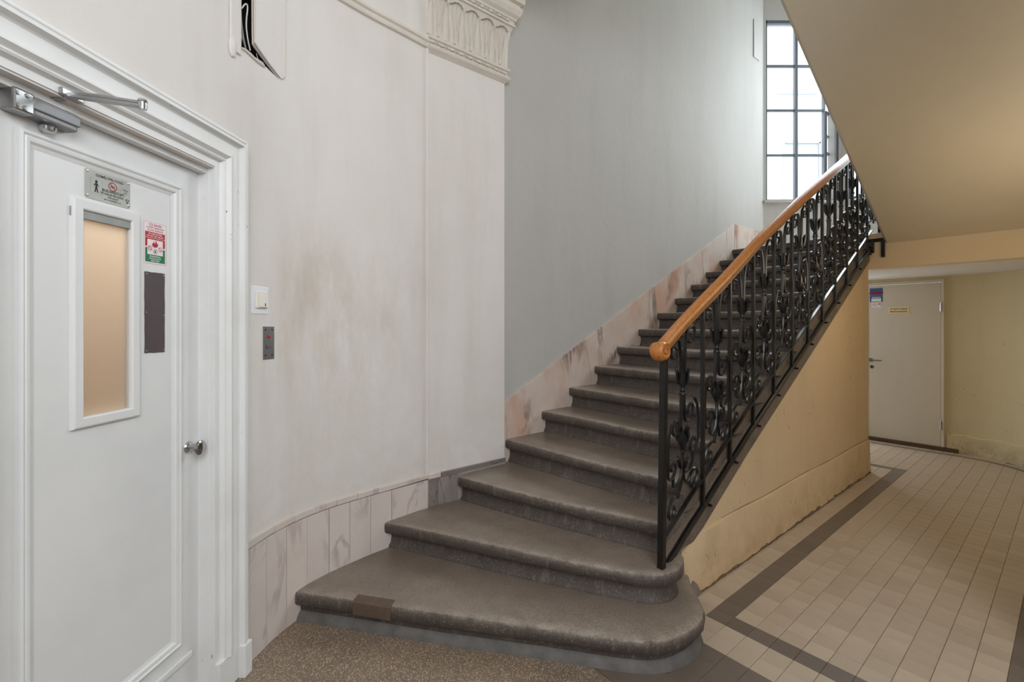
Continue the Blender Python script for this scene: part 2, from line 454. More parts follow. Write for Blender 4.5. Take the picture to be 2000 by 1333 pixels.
HT = 4.3
wl = empty('wall_left', (0, 0, 0)); tag(wl, 'ivory plaster wall curving from the white door to the stairs', None, kind='structure')
DOOR_R, DOOR_L, DOOR_T = -0.152, -0.885, 2.07
b = MB()
th = 0.16
b.box((-6.0, -th, 0), (DOOR_L, 0, HT), lambda s, d, z: D(s, z, d))
b.box((DOOR_L, -th, DOOR_T + 0.005), (DOOR_R, 0, HT), lambda s, d, z: D(s, z, d))
b.box((DOOR_R, -th, 0), (0.0, 0, HT), lambda s, d, z: D(s, z, d))
b.obj('door_wall', M['wall_white'], wl)
# cavity outline on the curved wall (path index, height)
NI = len(CPATH) - 1
x_hi = 12.0
zr0, zr1 = 2.2, 3.6
b = MB()
def sheet(x0, x1, z0, z1):
    xs = [x0] + [i for i in range(int(x0) + 1, int(math.ceil(x1)))] + [x1]
    b.grid([[cwall(x, z0) for x in xs], [cwall(x, z1) for x in xs]])
# the torn hole is open between a lower and an upper edge at every place along the wall
lo_px = [(471.5, 94), (473, 95), (478, 98), (486, 105), (494, 113), (503, 118), (510, 124), (520, 131), (533, 144), (545.5, 155.5)]
up_px = [(471.5, -40), (493.5, -40), (494.2, 60), (494.7, 86), (499, 94), (508, 106), (518, 120), (528, 133), (538, 146), (545.5, 155.2)]
lo_e = [wz(u, v) for u, v in lo_px]; up_e = [wz(u, v) for u, v in up_px]
lo_f = lambda x: interp(lo_e, x)
up_f = lambda x: interp(up_e, x)
hx0, hx1 = lo_e[0][0], lo_e[-1][0]
xs = sorted(set([hx0, hx1] + [p[0] for p in lo_e + up_e if hx0 < p[0] < hx1] + [float(i) for i in range(NI + 1) if hx0 < i < hx1]))
b.grid([[cwall(x, 0) for x in xs], [cwall(x, lo_f(x)) for x in xs]])
b.grid([[cwall(x, up_f(x)) for x in xs], [cwall(x, HT) for x in xs]])
sheet(0, hx0, 0, HT) if hx0 > 0 else None
sheet(hx1, NI, 0, HT)
hole = lo_e + list(reversed(up_e))
cavs = MB()
cavs.grid([[cwall(x, z) for x, z in hole + hole[:1]], [cwall(x, z, -0.007) for x, z in hole + hole[:1]]])
cavs.obj('hole_edge', M['plaster_trim'], wl)
o = b.obj('curved_bay', M['wall_white'], wl, smooth=False)
bm = bmesh.new(); bm.from_mesh(o.data); bmesh.ops.remove_doubles(bm, verts=bm.verts, dist=0.00002); bmesh.ops.recalc_face_normals(bm, faces=bm.faces); bm.to_mesh(o.data); bm.free()
o.data.polygons.foreach_set('use_smooth', [True] * len(o.data.polygons)); o.data.set_sharp_from_angle(angle=math.radians(40))
# the dark chase behind the torn plaster
b = MB()
x0, x1, z0, z1 = 0.05, 12.0, 2.35, 3.7
b.grid([[cwall(x, z, -0.14) for x in (0.05, 2, 4, 6, 8, 10, 12)] for z in (z0, z1)])
b.grid([[cwall(x0, z0, -0.14), cwall(x0, z1, -0.14)], [cwall(x0, z0, -0.0065), cwall(x0, z1, -0.0065)]])
b.grid([[cwall(x1, z0, -0.14), cwall(x1, z1, -0.14)], [cwall(x1, z0, -0.0065), cwall(x1, z1, -0.0065)]])
b.grid([[cwall(x, z0, -0.14) for x in range(0, 13)], [cwall(x, z0, -0.0065) for x in range(0, 13)]])
b.obj('cable_chase', M['dark_void'], wl)
# plaster lip of the hole, and the pilaster
b = MB()
lip = [wz(u, v) for u, v in [(471, 94), (479, 99), (487, 106), (495, 114), (503, 120), (511, 126), (516, 131)]]
b.tube([cwall(x, z, 0.004) for x, z in lip], [0.004, 0.006, 0.007, 0.006, 0.008, 0.009, 0.003], 6)
b.obj('broken_plaster_edge', M['plaster_trim'], wl, smooth=True)
PN = Vector((-ER.y, ER.x)) * -1                        # outward normal of the pilaster and stair wall
def PI(s, z, d=0.0):                                   # on the pilaster: along from its left edge, up, out
    e = (PIL1 - PIL0); L = e.length; e = e / L; nn = Vector((e.y, -e.x))
    p = PIL0 + e * s + nn * d
    return Vector((p.x, p.y, z))
PL = (PIL1 - PIL0).length
b = MB(); b.box((0, -0.2, 0), (PL, 0, HT), lambda s, d, z: PI(s, z, d))
b.obj('pilaster', M['wall_white'], wl)
b = MB(); b.tube([PI(-0.002, z, 0.003) for z in (0.5, 1.5, 2.5, 3.5, 4.2)], 0.011, 8)
b.obj('pilaster_bead', M['wall_white'], wl, smooth=True)

# string-course moulding on the curved bay
tm = MB()
prof = [(0.0, 0.0), (0.016, 0.004), (0.020, 0.014), (0.010, 0.022), (0.012, 0.036), (0.024, 0.044), (0.024, 0.058), (0.0, 0.064)]
xs = [12 + i * (NI - 12) / 30 for i in range(31)]
tm.grid([[cwall(x, 3.222 + z, d) for x in xs] for d, z in prof])
tag(tm.obj('trim_1', M['plaster_trim'], None, smooth=True, angle=25), 'slim plaster string moulding running round the curved wall', kind='structure')

# capital of the pilaster
cap = empty('pilaster_capital', PI(PL / 2, 3.2), 'white plaster capital with acanthus leaves crowning the flat pilaster', 'capital')
def cap_sweep(prof, name, mat=M['plaster_trim']):
    q = MB()
    rows = []
    for d, z in prof:
        a = PI(-0.004, z, -0.01); e0 = PI(0.0, z, d); e1 = PI(PL + d * 0.9, z, d); e2 = PI(PL + d * 0.9, z, -0.19)
        rows.append([a, e0, e1, e2])
    q.grid(rows); q.f.append(tuple(range(len(q.v) - 4, len(q.v)))); q.mi.append(0)
    q.f.append((0, 1, 2, 3)); q.mi.append(0)
    return q.obj(name, mat, cap)
cap_sweep([(0.0, 3.205), (0.012, 3.215), (0.030, 3.228), (0.036, 3.24), (0.030, 3.252), (0.018, 3.256), (0.018, 3.285), (0.030, 3.29), (0.034, 3.305), (0.022, 3.316)], 'astragal')
cap_sweep([(0.018, 3.312), (0.016, 3.40), (0.022, 3.50), (0.036, 3.575), (0.048, 3.60)], 'bell')
cap_sweep([(0.048, 3.60), (0.062, 3.604), (0.062, 3.618), (0.054, 3.622), (0.054, 3.642), (0.066, 3.646), (0.068, 3.66)], 'bead_band')
cap_sweep([(0.066, 3.66), (0.086, 3.675), (0.10, 3.705), (0.10, 3.73), (0.085, 3.742), (0.085, 3.75), (0.112, 3.756), (0.116, 3.79), (0.0, 3.80)], 'abacus')
def leaf(c, wd, z0, z1, name):
    q = MB(); rows = []; m = 16
    for i in range(14):
        f = i / 13; z = z0 + (z1 - z0) * f
        d = 0.024 + 0.010 * f + 0.030 * max(0, f - 0.70) / 0.30
        if f > 0.93: z -= 0.014 * (f - 0.93) / 0.07 * 2; d += 0.010
        hw = wd * lerp(0.42, 1.0, min(1, (f / 0.82) ** 1.3)) * (1 - 0.25 * max(0, f - 0.85) / 0.15)
        row = []
        for j in range(m + 1):
            g = j / (m / 2) - 1
            rib = 0.0026 * math.cos(g * math.pi * 4) * min(1, f * 3)
            row.append(PI(c + g * hw * (1 + 0.03 * math.sin(f * 20)), z - 0.020 * g * g * max(0, f - 0.5) * 2, d - 0.009 * g * g + rib))
        rows.append(row)
    q.grid(rows)
    return q.obj(name, M['plaster_trim'], cap, smooth=True, angle=70)
nl = 5
for i in range(nl):
    lf_ = leaf(PL * (i + 0.5) / nl, PL / nl * 0.50, 3.314, 3.590, 'acanthus_leaf')
    q = MB(); c = PL * (i + 0.5) / nl
    q.tube([PI(c, 3.314 + 0.27 * f, 0.030 + 0.010 * f + 0.02 * max(0, f - 0.7)) for f in (0, 0.3, 0.6, 0.92)], [0.007, 0.006, 0.005, 0.003], 6)
    for sg in (-1, 1):
        q.tube([PI(c + sg * 0.008, 3.35, 0.027), PI(c + sg * 0.022, 3.46, 0.030), PI(c + sg * 0.040, 3.56, 0.044)], [0.003, 0.004, 0.003], 5)
    q.obj('leaf_rib', M['plaster_trim'], lf_, smooth=True, angle=60)
for i in range(nl + 1):
    c = PL * i / nl + (0.012 if i == 0 else -0.012 if i == nl else 0)
    q = MB()
    q.grid([[PI(c + g * hw, z, d - abs(g) * 0.008) for g in (-1, -0.5, 0, 0.5, 1)] for z, hw, d in ((3.314, 0.026, 0.026), (3.40, 0.024, 0.030), (3.47, 0.016, 0.034), (3.53, 0.008, 0.038), (3.56, 0.001, 0.044))])
    q.obj('pointed_leaf', M['plaster_trim'], cap, smooth=True, angle=60)
for zc, dd, cnt, off in ((3.632, 0.060, 9, 0.02), (3.270, 0.024, 9, 0.02)):     # bead and reel
    for i in range(cnt):
        c = off + (PL - 2 * off) * i / (cnt - 1)
        q = MB()
        q.lathe([(0.003, -0.021), (0.009, -0.014), (0.0105, 0), (0.009, 0.014), (0.003, 0.021)], lambda x, y, h: PI(c + h, zc + y, dd + x), 8)
        q.obj('bead', M['plaster_trim'], cap, smooth=True, angle=60)
        if i < cnt - 1:
            c2 = c + (PL - 2 * off) / (cnt - 1) / 2
            q = MB()
            for sg in (-0.006, 0.006):
                q.lathe([(0.004, -0.004), (0.011, -0.002), (0.011, 0.002), (0.004, 0.004)], lambda x, y, h: PI(c2 + sg + h, zc + y, dd + x), 8)
            q.obj('reel', M['plaster_trim'], cap, smooth=True, angle=60)
# boxed chase left of the hole, cover board and cables
chase = MB()
pa = [wz(444, v)[0] for v in (0,)][0]; pb_ = wz(467.5, 0)[0]
def dwall_px(u, v, d=0.0):                              # door-wall/curve point for u left of the curve start
    k_ = (u - U0) / F
    p0 = W0; den = DD.x - k_ * DD.y
    s = -(p0.x - k_ * p0.y) / den
    return s, H + (V0 - v) / F * (p0.y + DD.y * s)
s0, zt = dwall_px(447, 0); s1_, _ = dwall_px(468, 0); _, zb = dwall_px(455, 98)
q = MB(); q.box((s0, 0, zb), (s1_, 0.009, 3.9), lambda s, d, z: D(s, z, d))
q.obj('chase_cover', M['wall_white'], wl, bevel=0.006)
q = MB()
q.lathe([(0.003, 0.0), (0.036, 0.002), (0.032, 0.010), (0.012, 0.016), (0.002, 0.017)], lambda x, y, h: D(lerp(s0, s1_, 0.25) + x * 0.55, zb + 0.01 + y * 1.25, h), 14)
q.obj('plaster_patch', M['wall_white'], wl, smooth=True)
bd_px = [(496, -16), (494.8, 30), (495.5, 84), (501, 92), (520, 119), (547, 154), (552.5, 154), (554, 60), (555, -16)]
bp_ = [wz(u, v) for u, v in bd_px]
q = MB(); q.prism([cwall(x, z, 0.0005) for x, z in bp_], cwall(5, 2.8, 0.008) - cwall(5, 2.8, 0.0))
cb_ = q.obj('cover_board', M['wall_white'], None, bevel=0.0012)
q = MB(); q.tube([cwall(*(wz(u, v) + (0.008,))) for u, v in ((555, -16), (554, 40), (553.5, 100), (552.5, 152))], 0.0045, 6); q.obj('edge_bead', M['plaster_trim'], cb_, smooth=True)
q = MB(); q.tube([cwall(*(wz(u, v) + (0.007,))) for u, v in ((494, -16), (494.5, 40), (495, 84), (501, 93), (520, 120), (546, 153))], [0.004, 0.005, 0.004, 0.005, 0.004, 0.002], 6); q.obj('torn_edge', M['plaster_trim'], cb_, smooth=True)
tag(cb_, 'loose painted cover board beside the torn cable hole above the door', 'board')
def cable(name, pts, r, mat, label):
    q = MB(); q.tube(smooth2([cwall(*p) for p in pts], 2), r, 6)
    tag(q.obj(name, mat, None, smooth=True), label, 'cable', 'cables hanging in the torn wall hole')
def hp(u, v, d): x, z = wz(u, v); return (x, z, d)
cable('cable', [hp(475, -6, -0.012), hp(475, 30, -0.012), hp(479, 60, -0.014), hp(484, 90, -0.014), hp(490, 112, -0.012)], 0.0034, M['cable_grey'], 'grey cable hanging straight down the left side of the wall hole')
cable('cable', [hp(477, 16, -0.012), hp(482, 6, -0.006), hp(487, 10, -0.006), hp(485, 45, -0.012), hp(490, 75, -0.016), hp(496, 98, -0.018)], 0.0030, M['cable_white'], 'white cable looping over the top of the wall hole')
cable('cable', [hp(473, 20, -0.02), hp(477, 55, -0.022), hp(486, 88, -0.022), hp(496, 112, -0.018), hp(502, 120, -0.012)], 0.0024, M['cable_white'], 'thin pale cable crossing the bottom of the wall hole')
cable('cable', [hp(503, 104, -0.006), hp(505, 114, -0.004), hp(509, 122, -0.004), hp(520, 130, -0.008)], 0.0012, M['cable_white'], 'hair-thin wire sticking out at the torn tip of the wall hole')

# marble baseboard of the curved bay
bb = empty('baseboard_left', (0, 0, 0)); tag(bb, 'pink marble slab baseboard along the curved wall', kind='structure')
JU = [474, 516, 556, 597, 640.5, 681, 722, 763, 838]
CJ = [474, 531, 571, 614, 655, 696, 737, 838]
ztop = lambda x: 0.497 - 0.017 * x / NI
zcap = lambda x: 0.531 - 0.022 * x / NI
XM = NI
def xi(u): return path_at_u(CPATH, u)[1] if u < 836 else float(NI)
def slab(x0, x1, zlo, zf, d, name, mat, parent):
    g = 0.055
    xs = [x0 + g] + [x for x in range(int(x0) + 1, int(math.ceil(x1))) if x0 + g < x < x1 - g] + [x1 - g]
    q = MB(); m = len(xs)
    fr = [cwall(x, zlo, d) for x in xs] ; ft = [cwall(x, zf(x) - 0.002, d) for x in xs]
    bk = [cwall(x, zlo, -0.004) for x in xs]; bt = [cwall(x, zf(x) - 0.002, -0.004) for x in xs]
    q.grid([bk, fr, ft, bt, bk]); q.f += [(0, m, 2 * m, 3 * m), (m - 1, 2 * m - 1, 3 * m - 1, 4 * m - 1)]; q.mi += [0, 0]
    return q.obj(name, mat, parent)
for i in range(len(JU) - 1):
    d = 0.012 + random.uniform(-0.0012, 0.0012)
    slab(xi(JU[i]), xi(JU[i + 1]), 0.002, ztop, d, 'marble_slab', M['marble'], bb)
for i in range(len(CJ) - 1):
    slab(xi(CJ[i]), xi(CJ[i + 1]), 0.499 - 0.017 * xi(CJ[i]) / NI, zcap, 0.015 + random.uniform(-0.001, 0.001), 'marble_cap', M['marble'], bb)
q = MB(); q.grid([[cwall(x, 0, 0.006) for x in range(NI + 1)], [cwall(x, 0.505, 0.006) for x in range(NI + 1)]])
q.obj('mortar_bed', M['joint'], bb)
def pslab(sa, sb, z0, z1, d, mat, name='marble_slab'):
    q = MB(); q.box((sa + 0.001, -0.004, z0), (sb - 0.001, d, z1), lambda s, d_, z: PI(s, z, d_)); q.obj(name, mat, bb, bevel=0.0015)
pslab(0.0, 0.07, 0.1, 0.478, 0.014, M['marble_dark']); pslab(0.07, 0.22, 0.1, 0.476, 0.016, M['marble_dark'])
pslab(0.0, 0.09, 0.480, 0.510, 0.018, M['marble'], 'marble_cap'); pslab(0.09, PL, 0.478, 0.506, 0.017, M['marble_dark'], 'marble_cap')
pslab(0.22, PL, 0.3, 0.477, 0.014, M['marble_dark'])

# ------------------------------------------------------------------ lift door and its casing
def frame_sweep(mb, path, prof, fr, closed=False):
    # path in (s, z); prof (inset from the outer edge, depth out)
    n_ = len(path); rows = []
    pts = [Vector(p) for p in path]
    for ins, dep in prof:
        row = []
        for i, p in enumerate(pts):
            if closed or 0 < i < n_ - 1:
                a = (p - pts[i - 1]).normalized(); c_ = (pts[(i + 1) % n_] - p).normalized()
            elif i == 0: a = c_ = (pts[1] - p).normalized()
            else: a = c_ = (p - pts[i - 1]).normalized()
            na, nc = Vector((-a.y, a.x)), Vector((-c_.y, c_.x))
            mvec = (na + nc); mvec = mvec / max(0.2, mvec.dot(na))
            row.append(fr(p.x + mvec.x * ins, p.y + mvec.y * ins, dep))
        rows.append(row)
    mb.grid(rows, close=closed)
    return mb
wlf = lambda s, z, d: D(s, z, d)
cs = empty('door_casing', D(-0.5, 0), None); tag(cs, 'white moulded wooden casing around the lift door', kind='structure')
cs.name = 'trim_2'
q = MB()
frame_sweep(q, [(0.0, 0.132), (0.0, 2.235), (-1.04, 2.235), (-1.04, 0.132)],
            [(0, -0.01), (0, 0.030), (0.006, 0.038), (0.014, 0.038), (0.018, 0.032), (0.024, 0.044), (0.034, 0.044), (0.040, 0.026), (0.046, 0.022), (0.088, 0.022), (0.092, 0.030), (0.100, 0.033), (0.106, 0.026), (0.112, 0.018), (0.118, 0.022), (0.124, 0.018), (0.128, 0.008), (0.132, 0.004), (0.154, 0.004), (0.154, -0.055)], wlf)
q.obj('architrave', M['casing_paint'], cs, smooth=True, angle=28)
for s in (0.004, -1.044):
    sg = -1 if s > -0.5 else 1
    q = MB(); q.box((min(s, s + sg * 0.048), -0.005, 0), (max(s, s + sg * 0.048), 0.05, 0.135), lambda a, d, z: D(a, z, d)); q.obj('plinth_block', M['casing_paint'], cs, bevel=0.004)
    q = MB(); q.box((min(s + sg * 0.048, s + sg * 0.158), -0.06, 0), (max(s + sg * 0.048, s + sg * 0.158), 0.022, 0.136), lambda a, d, z: D(a, z, d)); q.obj('plinth_block', M['casing_paint'], cs, bevel=0.004)
q = MB()                                                 # rebate stops
q.box((-0.156, -0.07, 0), (-0.153, -0.02, 2.075), lambda a, d, z: D(a, z, d))
q.box((-0.90, -0.062, 2.055), (-0.15, -0.030, 2.085), lambda a, d, z: D(a, z, d))
q.obj('door_stop', M['casing_paint'], cs, bevel=0.003)

dr = empty('door_1', D(-0.9, 0, -0.065)); tag(dr, 'white panelled lift door with a frosted glass light and round knob', kind='structure')
Z0 = -0.065
def Ds(Y): return (Y - 1.802) * 1.0039 - 0.155           # from measured depth to distance along the wall
DL = Ds(1.085)
gs0, gs1, gz0, gz1 = Ds(1.328), Ds(1.506), 1.188, 1.802
q = MB()
for (a0, a1, c0, c1) in ((DL, gs0, 0.008, 2.058), (gs1, DOOR_R - 0.004, 0.008, 2.058), (gs0, gs1, 0.008, gz0), (gs0, gs1, gz1, 2.058)):
    q.box((a0, Z0 - 0.04, c0), (a1, Z0, c1), lambda a, d, z: D(a, z, d))
q.obj('door_leaf', M['door_paint'], dr)
q = MB()
frame_sweep(q, [(Ds(1.7115), 0.272), (Ds(1.7115), 1.973), (Ds(1.187), 1.973), (Ds(1.187), 0.272)],
            [(0, Z0), (0.001, Z0 + 0.011), (0.008, Z0 + 0.014), (0.014, Z0 + 0.009), (0.017, Z0 + 0.012), (0.026, Z0 + 0.010), (0.032, Z0 + 0.004), (0.042, Z0 + 0.0005)], wlf, closed=True)
q.obj('panel_moulding', M['door_paint'], dr, smooth=True, angle=25)
q = MB(); q.box((DL, Z0, 0.196), (Ds(1.762), Z0 + 0.012, 0.222), lambda a, d, z: D(a, z, d)); q.obj('bottom_bead', M['door_paint'], dr, bevel=0.005)
q = MB()
frame_sweep(q, [(gs1 + 0.032, gz0 - 0.03), (gs1 + 0.032, gz1 + 0.03), (gs0 - 0.008, gz1 + 0.03), (gs0 - 0.008, gz0 - 0.03)],
            [(0, Z0), (0.001, Z0 + 0.010), (0.006, Z0 + 0.013), (0.028, Z0 + 0.013), (0.032, Z0 + 0.010), (0.032, Z0 - 0.020)], lambda s, z, d: D(max(s, gs0 - 0.012) if s < gs0 + 0.02 else s, z, d), closed=True)
q.obj('glass_frame', M['door_paint'], dr, smooth=True, angle=30)
q = MB(); q.box((gs0 - 0.012, Z0 - 0.011, gz0 - 0.004), (gs1 + 0.004, Z0 - 0.008, gz1 + 0.004), lambda a, d, z: D(a, z, d)); q.obj('glass_pane', M['frosted'], dr)
tag(bpy.data.objects['glass_pane'], 'frosted glass pane lit warm from the lift car')
q = MB(); q.box((gs0 - 0.008, Z0 - 0.008, gz1 - 0.026), (gs1 - 0.001, Z0 + 0.006, gz1 + 0.002), lambda a, d, z: D(a, z, d)); q.obj('glass_head_shadow', M['shadow_grey'], dr)  # grey strip stands in for the dark shaded band across the pane's head
kb = lambda x, y, h: D(Ds(1.751) + x, 0.997 + y, Z0 + h)
q = MB(); q.lathe([(0.002, 0.0), (0.022, 0.0), (0.023, 0.003), (0.019, 0.009), (0.012, 0.013), (0.0105, 0.030), (0.013, 0.036), (0.024, 0.042), (0.028, 0.047), (0.028, 0.051), (0.024, 0.0545), (0.002, 0.056)], kb, 28)
ko = q.obj('door_knob', M['chrome'], dr, smooth=True, angle=40); tag(ko, 'round chrome knob')
for y in (0.0165, -0.0165):
    q = MB(); q.lathe([(0.001, 0.003), (0.003, 0.0035), (0.003, 0.006), (0.001, 0.0065)], lambda x, y_, h: kb(x - 0.004, y_ + y, h), 8); q.obj('rose_screw', M['black'], ko, smooth=True)
# lift car behind the door
lc = empty('lift_car', D(-0.5, 0, -0.9)); tag(lc, 'pale lift car seen through the frosted pane of the white door', 'lift car')
q = MB(); fr_ = lambda a, d, z: D(a, z, d)
q.box((-1.05, -1.30, 0.0), (0.05, -1.26, 2.3), fr_); q.box((-1.09, -1.30, 0), (-1.05, -0.2, 2.3), fr_); q.box((0.05, -1.30, 0), (0.09, -0.2, 2.3), fr_)
q.box((-1.09, -1.30, 2.3), (0.09, -0.2, 2.34), fr_); q.box((-1.09, -1.30, -0.03), (0.09, -0.2, 0.0), fr_)
q.obj('car_shell', simple('lift_car_laminate', (200, 182, 162), 0.5, noise=0.1), lc)
ll = bpy.data.lights.new('lift_car_lamp', 'AREA'); ll.energy = 7.5; ll.color = (1.0, 0.85, 0.68); ll.size = 0.35
lo2 = bpy.data.objects.new('lift_car_lamp', ll); COL.objects.link(lo2); lo2.location = D(-0.42, 2.27, -0.5)

# door closer
cl = empty('door_closer', D(Ds(1.24), 2.03, Z0), 'silver hydraulic door closer with folded arm at the head of the white door', 'door closer')
cb0, cb1 = Ds(1.150), Ds(1.312)
cz = 2.032
q = MB()
q.box((cb0 + 0.05, Z0, cz - 0.026), (cb1, Z0 + 0.038, cz + 0.026), fr_); q.obj('body', M['silver'], cl, bevel=0.006)
q = MB(); q.box((cb0 + 0.045, Z0 + 0.034, cz - 0.010), (cb1 + 0.002, Z0 + 0.044, cz + 0.016), fr_); q.obj('front_rib', M['silver'], cl, bevel=0.003)
q = MB(); q.box((cb0, Z0, cz - 0.030), (cb0 + 0.05, Z0 + 0.043, cz + 0.028), fr_); q.obj('end_cap', M['steel'], cl, bevel=0.006)
for a, z in ((0.010, 0.014), (0.010, -0.016), (0.032, 0.016), (0.026, -0.018)):
    q = MB(); q.lathe([(0.001, 0.043), (0.006, 0.043), (0.006, 0.046), (0.001, 0.0465)], lambda x, y, h: D(cb0 + a + x, cz + z + y, Z0 + h), 10); q.obj('cap_screw', M['steel'], cl, smooth=True)
q = MB(); q.lathe([(0.002, -0.052), (0.010, -0.051), (0.017, -0.045), (0.019, -0.036), (0.012, -0.026), (0.012, 0.03), (0.010, 0.034), (0.010, 0.042), (0.002, 0.043)], lambda x, y, h: D(cb0 + 0.098 + x, cz + h, Z0 + 0.020 + y), 20)
q.obj('spindle', M['chrome'], cl, smooth=True)
def strap(mb, pts, w, t):
    rows = []
    pts = [Vector(p) for p in pts]
    for i, p in enumerate(pts):
        d_ = (pts[min(i + 1, len(pts) - 1)] - pts[max(i - 1, 0)]); d_.z = 0; d_.normalize(); n_ = Vector((-d_.y, d_.x, 0))
        rows.append([p + n_ * w, p - n_ * w, p - n_ * w + Vector((0, 0, t)), p + n_ * w + Vector((0, 0, t))])
    mb.grid(rows, close=True); k0 = len(mb.v)
    mb.f += [(k0 - 4, k0 - 3, k0 - 2, k0 - 1), (k0 - len(rows) * 4 + 3, k0 - len(rows) * 4 + 2, k0 - len(rows) * 4 + 1, k0 - len(rows) * 4)]; mb.mi += [0, 0]
piv = D(cb0 + 0.098, cz + 0.040, Z0 + 0.020)
knk = Vector((-1.010, 1.262, 2.056))
sho = D(Ds(1.262), 2.088, 0.006)
q = MB(); strap(q, [piv, piv.lerp(knk, 0.10), piv.lerp(knk, 0.22) + Vector((0, 0, 0.010)), piv.lerp(knk, 0.3) + Vector((0, 0, 0.010)), knk], 0.010, 0.006); q.obj('main_arm', M['steel'], cl)
q = MB(); strap(q, [knk + Vector((0, 0, 0.010)), sho.lerp(knk, 0.4) + Vector((0, 0, 0.008)), sho], 0.007, 0.006); q.obj('fore_arm', M['steel'], cl)
q = MB(); q.lathe([(0.002, -0.006), (0.010, -0.005), (0.011, 0.004), (0.010, 0.014), (0.012, 0.016), (0.010, 0.022), (0.003, 0.024)], lambda x, y, h: knk + Vector((x, y, h)), 16); q.obj('knuckle', M['chrome'], cl, smooth=True)
q = MB(); q.box((Ds(1.262) - 0.03, 0.0, 2.078), (Ds(1.262) + 0.03, 0.014, 2.098), fr_); q.obj('frame_shoe', M['steel'], cl, bevel=0.003)

# signs on the lift door
def sign_frame(sc, zc, dep):
    return lambda x, y, d: D(sc + x, zc + y, Z0 + dep + d)
def letter(parent, fr, items, mat, name='lettering'):
    q = MB()
    for s, size, x, y, *al in items:
        vs, fs = text_mb(s, size, lambda a, c, d: fr(a + x, c + y, d), al[0] if al else 'CENTER'); q.add(vs, fs)
    return tag(q.obj(name, mat, parent), kind='stuff')
def flat(mb, x0, y0, x1, y1, fr, d=0.0003):
    return mb.add([fr(x0, y0, d), fr(x1, y0, d), fr(x1, y1, d), fr(x0, y1, d)], [(0, 1, 2, 3)])
def ringf(mb, cx, cy, r0, r1, fr, d=0.0004, n=28):
    mb.grid([[fr(cx + r * math.cos(2 * math.pi * j / n), cy + r * math.sin(2 * math.pi * j / n), d) for j in range(n)] for r in (r0, r1)], close=True); return mb
def poly(mb, pts, fr, d=0.0004):
    vs = [fr(x, y, d) for x, y in pts]; tri = tessellate_polygon([[Vector((x, y, 0)) for x, y in pts]])
    return mb.add(vs, [tuple(t) for t in tri])
sx = Ds(1.4355); fs_ = sign_frame(sx, 1.885, 0.002)
ls = empty('lift_sign', D(sx, 1.84, Z0), 'aluminium passenger lift plate with black figure and red ring, above the frosted pane', 'sign')
q = MB(); q.prism([D(sx + x, 1.885 + y, Z0) for x, y in ((-0.069, -0.044), (0.069, -0.044), (0.0735, -0.039), (0.0735, 0.039), (0.069, 0.044), (-0.069, 0.044), (-0.0735, 0.039), (-0.0735, -0.039))], D(0, 0, 0.002) - D(0, 0, 0)); q.obj('plate', M['alu_sign'], ls)
letter(ls, fs_, [('SZEMÉLYFELVONÓ', 0.0108, 0.004, 0.031), ('BUDAPESTLIFT', 0.0112, 0.016, -0.0075), ('FŐVÁROSI FELVONÓ', 0.0082, 0.012, -0.0178), ('VÁLLALAT', 0.0078, 0.014, -0.0265), ('BP. VII. KERTÉSZ U. 41', 0.0058, 0.014, -0.035), ('300 kg', 0.0056, 0.056, 0.011), ('4 fő', 0.0056, 0.056, 0.003)], M['black'])
q = MB()
for a in ((-0.0575, -0.026, -0.0570, 0.019), (-0.0215, -0.026, -0.0210, 0.019), (-0.0575, 0.0185, -0.021, 0.019), (-0.0575, -0.026, -0.021, -0.0255), (0.036, 0.016, 0.070, 0.0164), (0.036, -0.001, 0.070, -0.0006), (0.030, 0.008, 0.044, 0.009)): flat(q, *a, fs_)
q.obj('line_work', M['grey_line'], ls)
q = MB()
hx, hy = -0.0392, -0.004
poly(q, [(hx + 0.0042 * math.cos(a * math.pi / 6), hy + 0.0155 + 0.0042 * math.sin(a * math.pi / 6)) for a in range(12)], fs_)
poly(q, [(hx - 0.0032, hy + 0.011), (hx + 0.0032, hy + 0.011), (hx + 0.0088, hy + 0.002), (hx + 0.0072, hy + 0.0012), (hx + 0.0032, hy + 0.006), (hx + 0.003, hy - 0.002), (hx + 0.0062, hy - 0.017), (hx + 0.0025, hy - 0.017), (hx, hy - 0.006), (hx - 0.0025, hy - 0.017), (hx - 0.0062, hy - 0.017), (hx - 0.003, hy - 0.002), (hx - 0.0032, hy + 0.006), (hx - 0.0072, hy + 0.0012), (hx - 0.0088, hy + 0.002)], fs_)
q.obj('figure_symbol', M['black'], ls)
q = MB(); ringf(q, 0.013, 0.010, 0.0115, 0.0142, fs_)
poly(q, [(0.0045, 0.0185), (0.0205, 0.0005), (0.022, 0.002), (0.006, 0.020)], fs_, 0.0006)
q.obj('prohibition_ring', M['red'], ls)
q = MB()
for a in ((0.006, 0.006, 0.0200, 0.0072), (0.006, 0.012, 0.0200, 0.0132), (0.006, 0.006, 0.0072, 0.0132), (0.0188, 0.006, 0.0200, 0.0132), (0.009, 0.0085, 0.017, 0.0108)): flat(q, *a, fs_)
poly(q, [(0.056, -0.016), (0.070, -0.016), (0.063, -0.031)], fs_); q.obj('emblem', M['black'], ls)
q = MB(); poly(q, [(0.0595, -0.0182), (0.0665, -0.0182), (0.063, -0.0262)], fs_, 0.0007); q.obj('emblem_centre', M['alu_sign'], ls)
for x, y in ((-0.066, 0.036), (0.066, 0.036), (-0.066, -0.036), (0.066, -0.036)):
    q = MB(); q.lathe([(0.001, 0), (0.0035, 0.0), (0.003, 0.0012), (0.001, 0.0015)], lambda a, c, h: fs_(a + x, c + y, h), 10); q.obj('screw', M['chrome'], ls, smooth=True)

